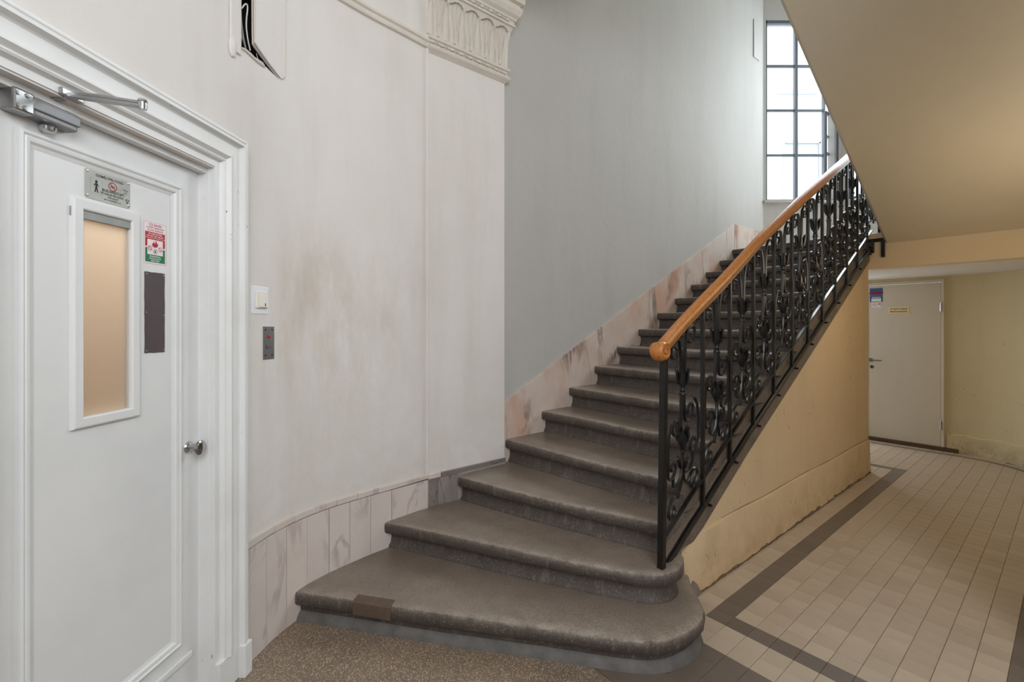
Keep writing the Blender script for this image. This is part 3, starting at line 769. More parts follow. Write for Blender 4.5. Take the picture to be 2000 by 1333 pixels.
sx = Ds(1.605); fk = sign_frame(sx, 1.7455, 0.0008)
st = empty('fire_sticker', D(sx, 1.68, Z0), 'red and green fire warning sticker on the white door above the brown plate', 'sticker')
q = MB(); q.box((sx - 0.047, Z0, 1.7455 - 0.0735), (sx + 0.047, Z0 + 0.0008, 1.7455 + 0.0735), fr_); q.obj('backing', M['paper_pink'], st)
q = MB()
for a in ((-0.0455, -0.0715, -0.0448, 0.0715), (0.0448, -0.0715, 0.0455, 0.0715), (-0.0455, 0.0708, 0.0455, 0.0715), (-0.0455, -0.0715, 0.0455, -0.0708), (-0.040, 0.012, 0.040, 0.0375), (-0.040, -0.013, -0.0315, 0.012), (0.0315, -0.013, 0.040, 0.012)): flat(q, *a, fk)
flm = [(-0.012, -0.010), (-0.006, -0.014), (0.002, -0.0145), (0.009, -0.011), (0.012, -0.004), (0.0105, 0.002), (0.007, -0.003), (0.0065, 0.004), (0.001, 0.0125), (0.0015, 0.004), (-0.003, -0.002), (-0.004, 0.006), (-0.0085, 0.001), (-0.0125, -0.004)]
poly(q, flm, fk, 0.0006)
for cx, cy in ((-0.021, -0.019), (0.021, -0.019)):
    ringf(q, cx, cy, 0.0068, 0.0085, fk); poly(q, [(cx - 0.006, cy + 0.0045), (cx + 0.0045, cy - 0.006), (cx + 0.006, cy - 0.0045), (cx - 0.0045, cy + 0.006)], fk)
q.obj('red_print', M['red'], st)
letter(st, fk, [('TŰZ ESETÉN', 0.0094, 0, 0.062), ('A LIFTET HASZNÁLNI', 0.0074, 0, 0.0525), ('TILOS ÉS VESZÉLYES!', 0.0070, 0, 0.0435)], M['red'], 'red_lettering')
q = MB()
for a in ((-0.040, -0.0665, 0.040, -0.0405), (-0.040, -0.0405, -0.0315, -0.018), (0.0315, -0.0405, 0.040, -0.018)): flat(q, *a, fk)
ringf(q, 0, -0.0285, 0.0070, 0.0085, fk); poly(q, [(-0.003, -0.033), (0.003, -0.033), (0.003, -0.026), (0.001, -0.024), (-0.003, -0.024)], fk)
q.obj('green_print', M['green'], st)
letter(st, fk, [('IN CASE OF FIRE', 0.0074, 0, 0.0315, 'CENTER'), ('DO NOT USE THE LIFT', 0.0066, 0, 0.0235), ('IM BRANDFALL', 0.0066, 0, -0.0465), ('AUFZUG NICHT', 0.0066, 0, -0.054), ('BENUTZEN', 0.0066, 0, -0.0615)], M['white_ink'], 'white_lettering')
q = MB(); flat(q, -0.040, 0.0165, 0.040, 0.0177, lambda x, y, d: fk(x, y, 0.0007)); q.obj('white_rule', M['white_ink'], st)

sx = Ds(1.603)
bpz = empty('push_plate', D(sx, 1.366, Z0), 'worn brown metal plate screwed below the fire sticker on the white door', 'plate')
q = MB()
ol = []
for i in range(40):
    f = i / 40
    if f < 0.25: x, y = -0.04 + 0.08 * f * 4, -0.139
    elif f < 0.5: x, y = 0.04, -0.139 + 0.278 * (f - 0.25) * 4
    elif f < 0.75: x, y = 0.04 - 0.08 * (f - 0.5) * 4, 0.139
    else: x, y = -0.04, 0.139 - 0.278 * (f - 0.75) * 4
    ol.append((x + random.uniform(-0.0008, 0.0008), y + random.uniform(-0.0008, 0.0008)))
q.prism([D(sx + x, 1.505 + y, Z0) for x, y in ol], D(0, 0, 0.0025) - D(0, 0, 0)); q.obj('plate', M['brown_plate'], bpz)
for x, y in ((-0.034, 0.131), (0.034, 0.131), (-0.034, -0.131), (0.034, -0.131), (-0.035, 0.0), (0.035, -0.01)):
    q = MB(); q.lathe([(0.001, 0.0025), (0.0032, 0.0025), (0.0026, 0.004), (0.001, 0.0042)], lambda a, c, h: D(sx + x + a, 1.505 + y + c, Z0 + h), 8); q.obj('screw', M['steel'], bpz, smooth=True)

# light switch and lift call plate on the curved wall
def wall_frame(u, v):
    x, z = wz(u, v); p = at_i(CPATH, x)
    a = at_i(CPATH, x - 1.2 if x > 1.2 else 0); c_ = at_i(CPATH, x + 1.2); e = (c_ - a).normalized(); nn = Vector((e.y, -e.x))
    return lambda a_, b_, d: Vector((p.x + e.x * a_ + nn.x * d, p.y + e.y * a_ + nn.y * d, z + b_)), (p, z)
fw, (pp, pz) = wall_frame(507.5, 587)
sw = empty('light_switch', fw(0, -0.063, 0), 'white light switch with cream rocker on a square plate beside the door casing', 'light switch')
q = MB(); q.box((-0.056, -0.062, -0.004), (0.056, 0.062, 0.004), lambda a, c, d: fw(a, c, d)); q.obj('back_plate', M['plastic'], sw, bevel=0.003)
q = MB(); q.box((-0.034, -0.036, 0.003), (0.036, 0.040, 0.012), lambda a, c, d: fw(a, c, d)); q.obj('housing', M['cream_plastic'], sw, bevel=0.004)
q = MB(); q.hexa([fw(-0.015, -0.031, 0.012), fw(0.032, -0.031, 0.012), fw(0.032, -0.031, 0.019), fw(-0.015, -0.031, 0.019), fw(-0.015, 0.026, 0.011), fw(0.032, 0.026, 0.011), fw(0.032, 0.026, 0.014), fw(-0.015, 0.026, 0.014)]); q.obj('rocker', M['cream_plastic'], sw, bevel=0.002)
q = MB(); bl = lambda x, y, d: fw(x + 0.012, y - 0.019, d + 0.0187)
poly(q, [(-0.004, -0.006), (0.004, -0.006), (0.0028, 0.0), (0.002, 0.006), (0, 0.008), (-0.002, 0.006), (-0.0028, 0.0)], bl); q.obj('bell_symbol', M['black'], sw)
fc, (pp, pz) = wall_frame(524, 670)
cp = empty('lift_call_plate', fc(0, -0.076, 0), 'grey steel lift call plate with one red button below the light switch', 'call plate')
q = MB(); q.box((-0.036, -0.076, -0.004), (0.036, 0.076, 0.003), lambda a, c, d: fc(a, c, d)); q.obj('plate', M['steel'], cp, bevel=0.001)
q = MB(); q.lathe([(0.001, 0.003), (0.008, 0.003), (0.008, 0.006), (0.006, 0.008), (0.001, 0.009)], lambda x, y, h: fc(x, y + 0.028, h), 16); q.obj('call_button', M['red'], cp, smooth=True)
for x, y in ((-0.021, 0.060), (0.021, 0.060), (-0.021, -0.057), (0.021, -0.057)):
    q = MB(); q.lathe([(0.001, 0.003), (0.004, 0.003), (0.003, 0.005), (0.001, 0.0055)], lambda a, c, h: fc(a + x, c + y, h), 8); q.obj('screw', M['black'], cp, smooth=True)
q = MB(); sc_ = [(-0.020, -0.018), (-0.017, -0.012), (-0.014, -0.016), (-0.019, -0.026), (-0.015, -0.028), (-0.010, -0.022), (-0.006, -0.024), (-0.002, -0.021), (0.004, -0.023), (0.010, -0.020), (0.016, -0.021)]
q.tube(smooth2([fc(x, y, 0.0035) for x, y in sc_], 2), 0.0009, 5); q.obj('scratched_writing', M['black'], cp)

# ------------------------------------------------------------------ stair wall with its marble skirting
WS = -1.325                                            # plane of the stair wall
TK = 4.11                                              # where it meets the window wall
sw_ = empty('wall_stair', (0, 0, 0)); tag(sw_, 'tall pale plaster wall rising beside the flight to the window', kind='structure')
q = MB(); q.box((-0.31, WS - 0.16, 0), (TK + 0.05, WS, 6.6), S); q.obj('stair_wall', M['wall_stair'], sw_)
q = MB(); pz_ = [S(TK - 0.17, WS + 0.002, 4.98), S(TK - 0.17, WS + 0.002, 5.40)]
q.box((TK - 0.30, WS, 4.93), (TK - 0.13, WS + 0.012, 5.42), S); q.obj('access_cover', M['wall_stair'], sw_, bevel=0.004)
sk = empty('baseboard_stair', (0, 0, 0)); tag(sk, 'veined pink marble skirting slabs stepping up the stair wall', kind='structure')
sktop = lambda t: 0.905 + 0.5035 * (t + 0.28)
JT = [-0.30, 0.62, 1.62, 2.52, 3.27]
for i in range(len(JT) - 1):
    a, c_ = JT[i] + 0.0022, JT[i + 1] - 0.0022; lean = 0.10
    la, lc_ = (0 if i == 0 else lean), (lean if i < len(JT) - 2 else 0)
    za, zc = sktop(a), sktop(c_)
    q = MB(); q.prism([S(a + la, WS - 0.003, za - 0.62), S(c_ + lc_, WS - 0.003, zc - 0.62), S(c_ - lc_ * 0.35, WS - 0.003, sktop(c_ - lc_ * 0.35)), S(a - la * 0.35, WS - 0.003, sktop(a - la * 0.35))], (EC * 0.018).to_3d())
    q.obj('marble_slab', M['marble_warm'], sk, bevel=0.002)
q = MB(); q.prism([S(-0.30, WS - 0.003, 0.3), S(3.27, WS - 0.003, 2.0), S(3.27, WS - 0.003, sktop(3.27) - 0.004), S(-0.30, WS - 0.003, sktop(-0.30) - 0.004)], (EC * 0.009).to_3d()); q.obj('mortar_bed', M['joint'], sk)
q = MB(); q.box((3.275, WS - 0.003, 2.2), (TK - 0.01, WS + 0.015, sktop(3.27)), S); q.obj('marble_slab', M['marble_warm'], sk, bevel=0.002)

# ------------------------------------------------------------------ steps
ZS = [0.148, 0.304, 0.466, 0.632, 0.795, 0.953] + [0.953 + 0.158 * i for i in range(1, 10)]
px1 = [(583, 1158), (700, 1174), (820, 1194), (960, 1212), (1075, 1227), (1160, 1240), (1234, 1250), (1275, 1252), (1310, 1248), (1342, 1236), (1368, 1217), (1380, 1196)]
f1 = [bp(u, v, ZS[0]) for u, v in px1] + [Vector((0.905, 2.235)), Vector((0.905, 2.33)), Vector((0.93, 2.43))]
px2 = [(757, 1022), (820, 1034), (930, 1058), (1030, 1079), (1130, 1098), (1215, 1114), (1260, 1121), (1295, 1122), (1322, 1115), (1336, 1103)]
f2 = [bp(u, v, ZS[1]) for u, v in px2] + [Vector((0.853, 2.30)), Vector((0.865, 2.37)), Vector((0.90, 2.45))]
def ext_to(pts, w):                                    # run the last leg on to the string plane
    pts = [Vector(p) for p in pts]; a, c_ = pts[-2], pts[-1]
    wa, wc = tw(a)[1], tw(c_)[1]
    pts.append(c_ + (c_ - a) * ((w - wc) / (wc - wa))); return pts
f3 = [bp(u, v, ZS[2]) for u, v in [(902, 933), (1000, 959), (1075, 976), (1150, 993), (1220, 1008), (1285, 1023)]]
f3[-1] = f3[-1]
f4 = ext_to([bp(u, v, ZS[3]) for u, v in [(986, 858), (1060, 877), (1140, 897), (1215, 915), (1285, 933)]], 0.0)
f5 = ext_to([bp(u, v, ZS[4]) for u, v in [(1056, 803), (1130, 816), (1212, 832), (1291, 847)]], 0.0)
fronts = [f1, f2, f3, f4, f5]
for k_ in range(6, 16):
    t = 0.385 + 0.3136 * (k_ - 6); fronts.append([Vector(S(t, WS + 0.004).to_2d()), Vector(S(t - 0.004, -0.6).to_2d()), Vector(S(t, 0.0).to_2d())])
NP = 40
def left_ext(pts, e=0.012):
    d = (pts[0] - pts[1]).normalized(); return [pts[0] + d * e] + pts[1:]
FR = []
for i, f in enumerate(fronts):
    f = left_ext([Vector(p) for p in f], 0.03 if i < 3 else (0.008 if i > 3 else 0.02))
    FR.append(resample(smooth2(f, 2) if i < 5 else f, NP))
def offs(path, o):
    return [p + pnorm(path, i) * o for i, p in enumerate(path)]
stair = empty('staircase', S(0.4, -0.6, 0), 'worn dark stone staircase curving up from the rounded bottom step to the window landing', 'staircase')
for k_ in range(14):
    zt, zb = ZS[k_], (ZS[k_ - 1] if k_ else 0.0)
    fpath = FR[k_]
    if k_ == 0:
        prof = [(-0.055, 0), (-0.02, -0.001), (-0.006, -0.004), (0, -0.014), (0.002, -0.035), (0, -0.058), (-0.008, -0.068), (-0.028, -0.071), (-0.032, -0.078), (-0.032, -0.148)]
    else:
        h = zt - zb
        prof = [(-0.05, 0), (-0.016, -0.001), (-0.005, -0.004), (0, -0.013), (0.001, -0.035), (-0.001, -0.057), (-0.007, -0.065), (-0.028, -0.068), (-0.040, -0.072), (-0.042, -0.092), (-0.038, -h + 0.03), (-0.027, -h + 0.012), (-0.024, -h)]
    rows = [[Vector((p.x, p.y, zt + dz)) for p in offs(fpath, o)] for o, dz in prof]
    for j, r in enumerate(rows[:5]):                   # worn hollow in the middle of the nosing
        for i, p in enumerate(r):
            g = i / (NP - 1); p.z -= 0.006 * math.exp(-((g - 0.62) / 0.2) ** 2) * (1 if j < 4 else 0.5)
    if k_ == 0:
        qp = MB(); pr = [(-0.034, -0.106), (-0.028, -0.108), (-0.020, -0.118), (-0.011, -0.132), (-0.006, -0.1475)]
        qp.grid([[Vector((p.x, p.y, zt + dz)) for p in offs(fpath, o)] for o, dz in pr])
        tag(qp.obj('step_plinth', M['cement'], stair, smooth=True, angle=60), 'grey cement foot of the bottom step')
    nxt = FR[k_ + 1]; back = offs(nxt, -0.055)
    q = MB()
    q.grid([[Vector((p.x, p.y, zb - (0.0 if k_ == 0 else 0.012))) for p in back], [Vector((p.x, p.y, zt)) for p in back]] + rows)
    nb = NP; m = len(rows) + 2
    for e in (0, NP - 1):
        q.f.append(tuple(i * NP + e for i in range(m))); q.mi.append(0)
    if k_ > 1: q.mi[-1] = 1
    so = q.obj('step', [M['step'], M['stringer']], stair, smooth=True, angle=40)
    ew = so.data.attributes.new('edge_wear', 'FLOAT', 'POINT')       # rubbed pale arris along the nosing
    for i in range(NP * 2, NP * 7):
        row = i // NP - 2; g = (i % NP) / (NP - 1)
        ew.data[i].value = (0.25, 0.9, 1.0, 0.35, 0.0)[row] * (0.45 + 0.55 * math.exp(-((g - 0.6) / 0.35) ** 2))
# mortar repair on the nosing of the bottom step
mid = [bp(u, v, ZS[0]) for u, v in [(690, 1172.5), (727, 1178), (764, 1184)]]
q = MB(); nn = Vector((-0.22, -0.975))
rr = []
for o, z in ((-0.045, 0.1492), (-0.004, 0.1488), (0.0045, 0.138), (0.006, 0.10), (0.003, 0.078)):
    rr.append([Vector((p.x + nn.x * o, p.y + nn.y * o, z)) for p in mid])
q.grid(rr); q.obj('nosing_repair', simple('brown_repair_mortar', (98, 80, 66), 0.6, noise=0.25, ns=30), stair, smooth=True)

# landing slab (top step, its soffit and the beam facing the passage)
RB, TB = 0.80, 4.91                                    # radius of the far corner, plane of the back wall
TC, WC, WR = TB - RB, 0.50, 1.30
arc = [(TC + RB * math.cos(a), WC + RB * math.sin(a)) for a in [math.pi / 2 * i / 16 for i in range(17)]]
KX = S(TK, WS)
wB = (P1.y + ER.y * TB - KX.y) / -EC.y                 # where the window wall meets the back wall
wB = (KX.y - P1.y - ER.y * TB) / EC.y
ld = empty('ceiling_landing', (0, 0, 0)); tag(ld, 'landing slab and beige beam over the low passage door', kind='structure')
lp = [(3.325, WS + 0.01), (TK, WS + 0.01), (TB, wB)] + [(t, w) for t, w in arc] + [(3.325, WR)]
q = MB(); q.prism([S(t, w, 2.04) for t, w in lp], (0, 0, 0.335)); q.obj('landing_slab', M['ceiling'], ld)
q = MB(); q.box((3.315, -0.005, 2.022), (3.47, WR + 0.15, 2.375), S); q.obj('landing_beam', M['beam'], ld, bevel=0.006)
q = MB()
q.grid([[S(3.207 + o, w, z) for w in (WS + 0.004, 0.0)] for o, z in ((0.3, 2.376), (0.016, 2.3755), (0.003, 2.372), (0, 2.36), (0, 2.32), (0.026, 2.307), (0.035, 2.30), (0.035, 2.217))])
q.f.append((1, 3, 5, 7, 9, 11, 13, 15)); q.mi.append(0); q.obj('step', M['step'], stair)

# upper flight
UW0, UW1 = 0.13, 1.46
us = lambda t: 2.262 + 0.4957 * (3.315 - t)
uf = empty('ceiling_flight', (0, 0, 0)); tag(uf, 'smooth beige sloping underside of the upper stair flight', kind='structure')
q = MB()
q.prism([S(t, w, us(t) + dz) for t, w, dz in ((3.318, UW0, 0.03), (3.318, UW0 + 0.03, 0), (-0.4, UW0 + 0.03, 0), (-0.4, UW0, 0.03))], (0, 0, 0.01)) if False else None
sec = [(UW0, 0.24), (UW0, 0.022), (UW0 + 0.022, 0.0), (UW1, 0.0), (UW1, 0.24)]
q.grid([[S(t, w, us(t) + dz) for w, dz in sec + sec[:1]] for t in (3.318, 2.4, 1.5, 0.6, -0.45)])
q.obj('flight_soffit', M['soffit'], uf)

# ------------------------------------------------------------------ ochre wall under the flight, stone stringer
ZL = [(-0.44, 0.262), (-0.2, 0.340), (0.0, 0.437), (0.3, 0.610), (0.64, 0.805), (1.37, 1.193), (1.84, 1.444), (3.326, 2.25)]
zlow = lambda t: interp(ZL, t)
TS = [-0.13 + (3.31 + 0.13) * i / 24 for i in range(25)]
wy = empty('wall_understair', (0, 0, 0)); tag(wy, 'ochre painted wall filling the triangle under the stone stringer', kind='structure')
q = MB()
loop = [S(-0.13, 0, 0)] + [S(3.31, 0, 0)] + [S(t, 0, zlow(t) - 0.125) for t in reversed(TS)]
q.prism(loop, (EC * -0.14).to_3d()); q.obj('upper_face', M['wall_yellow'], wy)
q = MB(); dz_ = lambda t: min(0.325 + 0.004 * math.sin(t * 5), zlow(t) - 0.13)
tt = [-0.13 + 3.44 * i / 40 for i in range(41)]
q.grid([[S(t, 0.020 + 0.005 * math.sin(t * 17) * math.sin(t * 7), 0.0) for t in tt], [S(t, 0.016 + 0.002 * math.sin(t * 23), 0.025) for t in tt], [S(t, 0.014 + 0.002 * math.sin(t * 9), dz_(t) - 0.012) for t in tt], [S(t, 0.010, dz_(t) - 0.003) for t in tt], [S(t, 0.001, dz_(t)) for t in tt], [S(t, -0.01, dz_(t)) for t in tt]])
q.f.append(tuple(i * 41 + 40 for i in range(6))); q.mi.append(0); q.f.append(tuple(i * 41 for i in range(6))); q.mi.append(0)
q.obj('plaster_dado', M['wall_yellow'], wy, smooth=True, angle=30)
q = MB(); rr = random.Random(3); lo_, hi_ = [], []
for i in range(91):
    t = -0.1 + 3.40 * i / 90; hgt = 0.002 + 0.012 * rr.random() ** 2 + (0.012 if 1.2 < t < 1.9 or 2.2 < t < 2.7 else 0) * rr.random()
    lo_.append(S(t, 0.026 + 0.006 * rr.random(), 0.0005)); hi_.append(S(t, 0.0235 + 0.001 * rr.random(), hgt))
q.grid([lo_, hi_, [p - (EC * 0.006).to_3d() for p in hi_]]); q.obj('crumbled_edge', simple('crumbled_mortar', (122, 98, 74), 0.9, noise=0.6, ns=40), wy)
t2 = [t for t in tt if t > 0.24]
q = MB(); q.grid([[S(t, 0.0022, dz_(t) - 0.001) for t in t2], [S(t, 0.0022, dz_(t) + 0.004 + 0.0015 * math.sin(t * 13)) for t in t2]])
q.obj('dado_shadow_line', simple('ochre_shadow_line', (158, 128, 92), 0.8, noise=0.5, ns=18), wy)  # dark strip stands in for the groove's shadow along the dado top
q = MB(); q.add([S(-0.13, 0.02, 0.0), S(0.02, 0.03, 0.0), S(0.0, 0.013, 0.06), S(-0.05, 0.013, 0.095), S(-0.11, 0.013, 0.08), S(-0.13, 0.013, 0.05)], [(0, 1, 2, 3, 4, 5)])
q.obj('cement_patch', simple('grey_cement', (134, 122, 108), 0.8, noise=0.4, ns=30), wy)
def RW(t): return 0.022 + (0.26 * t * t if t < 0 else 0.0)
def R(t, z, d=0.0): return S(t, RW(t) + d, z)
q = MB(); TT = [-0.40 + 3.73 * i / 40 for i in range(41)]
rows = []
for t in TT:
    w1 = RW(t) - 0.012
    rows.append([S(t, w1 - 0.05, max(0.29, zlow(t) - 0.142)), S(t, w1, max(0.29, zlow(t) - 0.142)), S(t, w1, zlow(t) + 0.02), S(t, w1 - 0.05, zlow(t) + 0.02)])
q.grid(rows, close=True); n4 = len(q.v); q.f += [(0, 1, 2, 3), (n4 - 4, n4 - 3, n4 - 2, n4 - 1)]; q.mi += [0, 0]
q.obj('stringer', M['stringer'], stair)

# ------------------------------------------------------------------ iron railing with wooden handrail
HB = [(-0.44, 1.315), (-0.3, 1.375), (-0.1, 1.475), (0.2746, 1.686), (0.7684, 1.985), (1.455, 2.355), (2.485, 2.884), (3.4, 3.35)]
zhand = lambda t: interp(HB, t)
zthin = lambda t: zlow(t) + 0.155
rl = empty('iron_railing', R(-0.42, 0.30), 'black wrought iron scroll railing under an orange varnished wooden handrail beside the stairs', 'railing')
def sweep_sec(pts, sec, mb):
    rows = []
    for i, p in enumerate(pts):
        d = (pts[min(i + 1, len(pts) - 1)] - pts[max(i - 1, 0)]).normalized()
        sd = Vector((d.y, -d.x, 0)).normalized(); up = sd.cross(d)
        rows.append([p + sd * a + up * c_ for a, c_ in sec])
    mb.grid(rows, close=True); n_ = len(sec); k0 = len(mb.v)
    mb.f += [tuple(k0 - n_ + j for j in range(n_)), tuple(k0 - n_ * len(rows) + j for j in reversed(range(n_)))]; mb.mi += [0, 0]
hs = [(-0.030, 0.028), (-0.026, 0.014), (-0.022, 0.010), (-0.022, 0.0), (0.022, 0.0), (0.022, 0.010), (0.026, 0.014), (0.030, 0.028), (0.031, 0.046), (0.026, 0.063), (0.014, 0.074), (0, 0.078), (-0.014, 0.074), (-0.026, 0.063), (-0.031, 0.046)]
tl = [-0.43, -0.38] + [-0.3 + 3.75 * i / 44 for i in range(45)]
hs = [(a * 0.86, c_ * 0.82) for a, c_ in hs]
hp_ = smooth2([R(t, zhand(t) - (0.012 if t < -0.42 else 0)) for t in tl], 1)
q = MB(); sweep_sec(hp_, hs, q); hr = q.obj('handrail', M['wood'], rl, smooth=True, angle=50); tag(hr, 'orange varnished wooden handrail')
vc = R(-0.442, 1.337)
q = MB(); fv = lambda x, y, h: Vector((vc.x + ER.x * x + EC.x * h, vc.y + ER.y * x + EC.y * h, vc.z + y))
q.lathe([(0.002, -0.036), (0.030, -0.035), (0.042, -0.026), (0.046, -0.01), (0.046, 0.01), (0.042, 0.026), (0.032, 0.035), (0.026, 0.031), (0.014, 0.031), (0.010, 0.038), (0.002, 0.039)], fv, 28)
q.tube([fv((0.040 - 0.028 * i / 30) * math.cos(0.6 + i * 0.32), (0.040 - 0.028 * i / 30) * math.sin(0.6 + i * 0.32), 0.033) for i in range(31)], 0.004, 6)
q.tube([fv((0.040 - 0.028 * i / 30) * math.cos(0.6 + i * 0.32), (0.040 - 0.028 * i / 30) * math.sin(0.6 + i * 0.32), -0.033) for i in range(31)], 0.004, 6)
vo_ = q.obj('handrail_volute', M['wood'], hr, smooth=True, angle=50); tag(vo_, 'carved scroll end of the handrail')
def bar(mb, a, c_, w_, dep=None):
    dep = dep or w_
    e1 = (ER * w_ / 2).to_3d(); e2 = (EC * dep / 2).to_3d(); a, c_ = Vector(a), Vector(c_)
    mb.hexa([a - e1 - e2, a + e1 - e2, a + e1 + e2, a - e1 + e2, c_ - e1 - e2, c_ + e1 - e2, c_ + e1 + e2, c_ - e1 + e2]); return mb
q = MB(); bar(q, R(-0.424, 0.302), R(-0.392, 1.345), 0.031); q.obj('newel_post', M['iron'], rl, bevel=0.003)
TBAR = [0.045 + 0.3125 * i for i in range(11)]
for t in TBAR:
    q = MB(); bar(q, R(t, zlow(t) - 0.0), R(t, zhand(t) + 0.012), 0.020); q.obj('baluster', M['iron'], rl, bevel=0.002)
q = MB(); sweep_sec([R(t, zthin(t) - 0.006) for t in [-0.41 + 3.74 * i / 50 for i in range(51)]], [(-0.009, 0), (0.009, 0), (0.009, 0.012), (-0.009, 0.012)], q); q.obj('upper_rail', M['iron'], rl)
q = MB(); sweep_sec([R(t, zlow(t) - 0.014) for t in [-0.36 + 3.71 * i / 50 for i in range(51)]], [(-0.012, 0), (0.012, 0), (0.014, 0.02), (0.006, 0.028), (-0.006, 0.028), (-0.014, 0.02)], q); q.obj('bottom_rail', M['iron'], rl)
q = MB(); sweep_sec([R(t, zhand(t) - 0.012) for t in [-0.40 + 3.8 * i / 50 for i in range(51)]], [(-0.014, 0), (0.014, 0), (0.014, 0.012), (-0.014, 0.012)], q); q.obj('top_strap', M['iron'], rl)
for t in TBAR:                                          # side fixing bolts
    for dt in (0.0,):
        q = MB(); q.tube([S(t + 0.06, 0.012, zlow(t + 0.06) - 0.035), S(t + 0.06, 0.045, zlow(t + 0.06) - 0.038)], [0.010, 0.007], 6); q.obj('fixing_bolt', M['iron'], rl)
def spiral(cx, cy, r0, r1, a0, a1, n_=22):
    return [(cx + lerp(r0, r1, i / n_) * math.cos(math.radians(lerp(a0, a1, i / n_))), cy + lerp(r0, r1, i / n_) * math.sin(math.radians(lerp(a0, a1, i / n_)))) for i in range(n_ + 1)]
def ornament(L, P, parent, shared=None):
    # P(a, b, d): along the panel, above the thin rail, out of plane
    c_ = L / 2; sc = c_ - 0.156
    def half(mir, q):
        m_ = (lambda a: L - a) if mir else (lambda a: a)
        def T(pts, r): q.tube([P(m_(a), b_, 0) for a, b_ in pts], r, 6, flat=1.0)
        T([(c_ - 0.010, 0.67), (c_ - 0.016, 0.76), (c_ - 0.024, 0.84), (c_ - 0.040, 0.905)] + [(a + sc, b_) for a, b_ in spiral(0.068, 0.872, 0.058, 0.014, 48, 430)], [0.0115, 0.0115, 0.0105, 0.0095] + [0.0085] * 23)
        T([(c_ - 0.006, 0.62), (c_ - 0.011, 0.55), (c_ - 0.020, 0.50)] + [(a + sc, b_) for a, b_ in spiral(0.080, 0.482, 0.055, 0.014, -10, -385)], [0.0125, 0.0115, 0.0100] + [0.0085] * 23)
        T([(0.050 + sc * 0.6, 0.515), (0.028 + sc * 0.5, 0.47), (0.020 + sc * 0.4, 0.40), (0.021 + sc * 0.4, 0.33)] + [(a + sc * 0.4, b_) for a, b_ in spiral(0.074, 0.285, 0.054, 0.013, 188, 560)], 0.0084)
        T([(0.076 + sc * 0.5, 0.238), (0.077 + sc * 0.5, 0.19), (0.10 + sc * 0.7, 0.165), (c_ - 0.02, 0.185), (c_ - 0.006, 0.23), (c_, 0.29)], 0.0078)
        T([(c_ - 0.004, 0.20), (c_ - 0.018, 0.15)] + [(a + sc * 0.5, b_) for a, b_ in spiral(0.068, 0.076, 0.064, 0.018, 25, 390)], 0.0084)
    q = MB(); half(False, q); half(True, q)
    q.tube([P(c_, 0.20, 0), P(c_, 0.27, 0), P(c_, 0.34, 0)], [0.006, 0.008, 0.008], 6)
    a_ = q.obj('scroll_panel', M['iron'], parent, smooth=True, angle=50)
    o0 = P(c_, 0, 0)
    q = MB(); lf = lambda x, y, h: Vector((o0.x + x, o0.y + y, o0.z + h))
    q.lathe([(0.006, 0.588), (0.017, 0.594), (0.020, 0.602), (0.016, 0.610), (0.012, 0.616), (0.017, 0.622), (0.012, 0.630), (0.020, 0.650), (0.025, 0.675), (0.022, 0.700), (0.008, 0.704)], lf, 10)
    for j in range(6):
        an = j * math.pi / 3 + 0.2
        rr_ = [(0.020, 0.655), (0.027, 0.685), (0.030, 0.715), (0.038, 0.738), (0.044, 0.735)]
        q.tube([lf(r * math.cos(an), r * math.sin(an), h) for r, h in rr_], [0.007, 0.010, 0.008, 0.006, 0.002], 5)
    b_ = q.obj('leaf_calyx', M['iron'], a_, smooth=True, angle=60)
    q = MB()
    q.lathe([(0.005, 0.300), (0.013, 0.306), (0.010, 0.316), (0.015, 0.326), (0.024, 0.345), (0.029, 0.372), (0.025, 0.398), (0.010, 0.402)], lf, 10)
    for j in range(5):
        an = j * math.pi * 0.4 + 0.5
        q.tube([lf(r * math.cos(an), r * math.sin(an), h) for r, h in [(0.024, 0.36), (0.028, 0.39), (0.027, 0.415), (0.033, 0.436), (0.038, 0.438)]], [0.008, 0.012, 0.010, 0.006, 0.002], 5)
    c2 = q.obj('tulip_bud', M['iron'], a_, smooth=True, angle=60)
    q = MB()
    for j in range(4):
        an = j * math.pi / 2 + 0.4
        q.tube([lf(r * math.cos(an), r * math.sin(an), h) for r, h in [(0.006, 0.215), (0.020, 0.232), (0.028, 0.258), (0.036, 0.272), (0.042, 0.262)]], [0.006, 0.010, 0.009, 0.005, 0.002], 5)
    d2 = q.obj('curled_leaf', M['iron'], a_, smooth=True, angle=60)
    return a_, (b_, c2, d2)
# the panel beside the newel follows the bend
ornament(0.43, lambda a, b_, d: R(-0.40 + a + 0.012, zthin(-0.40 + a) + b_ * 0.985, d), rl)
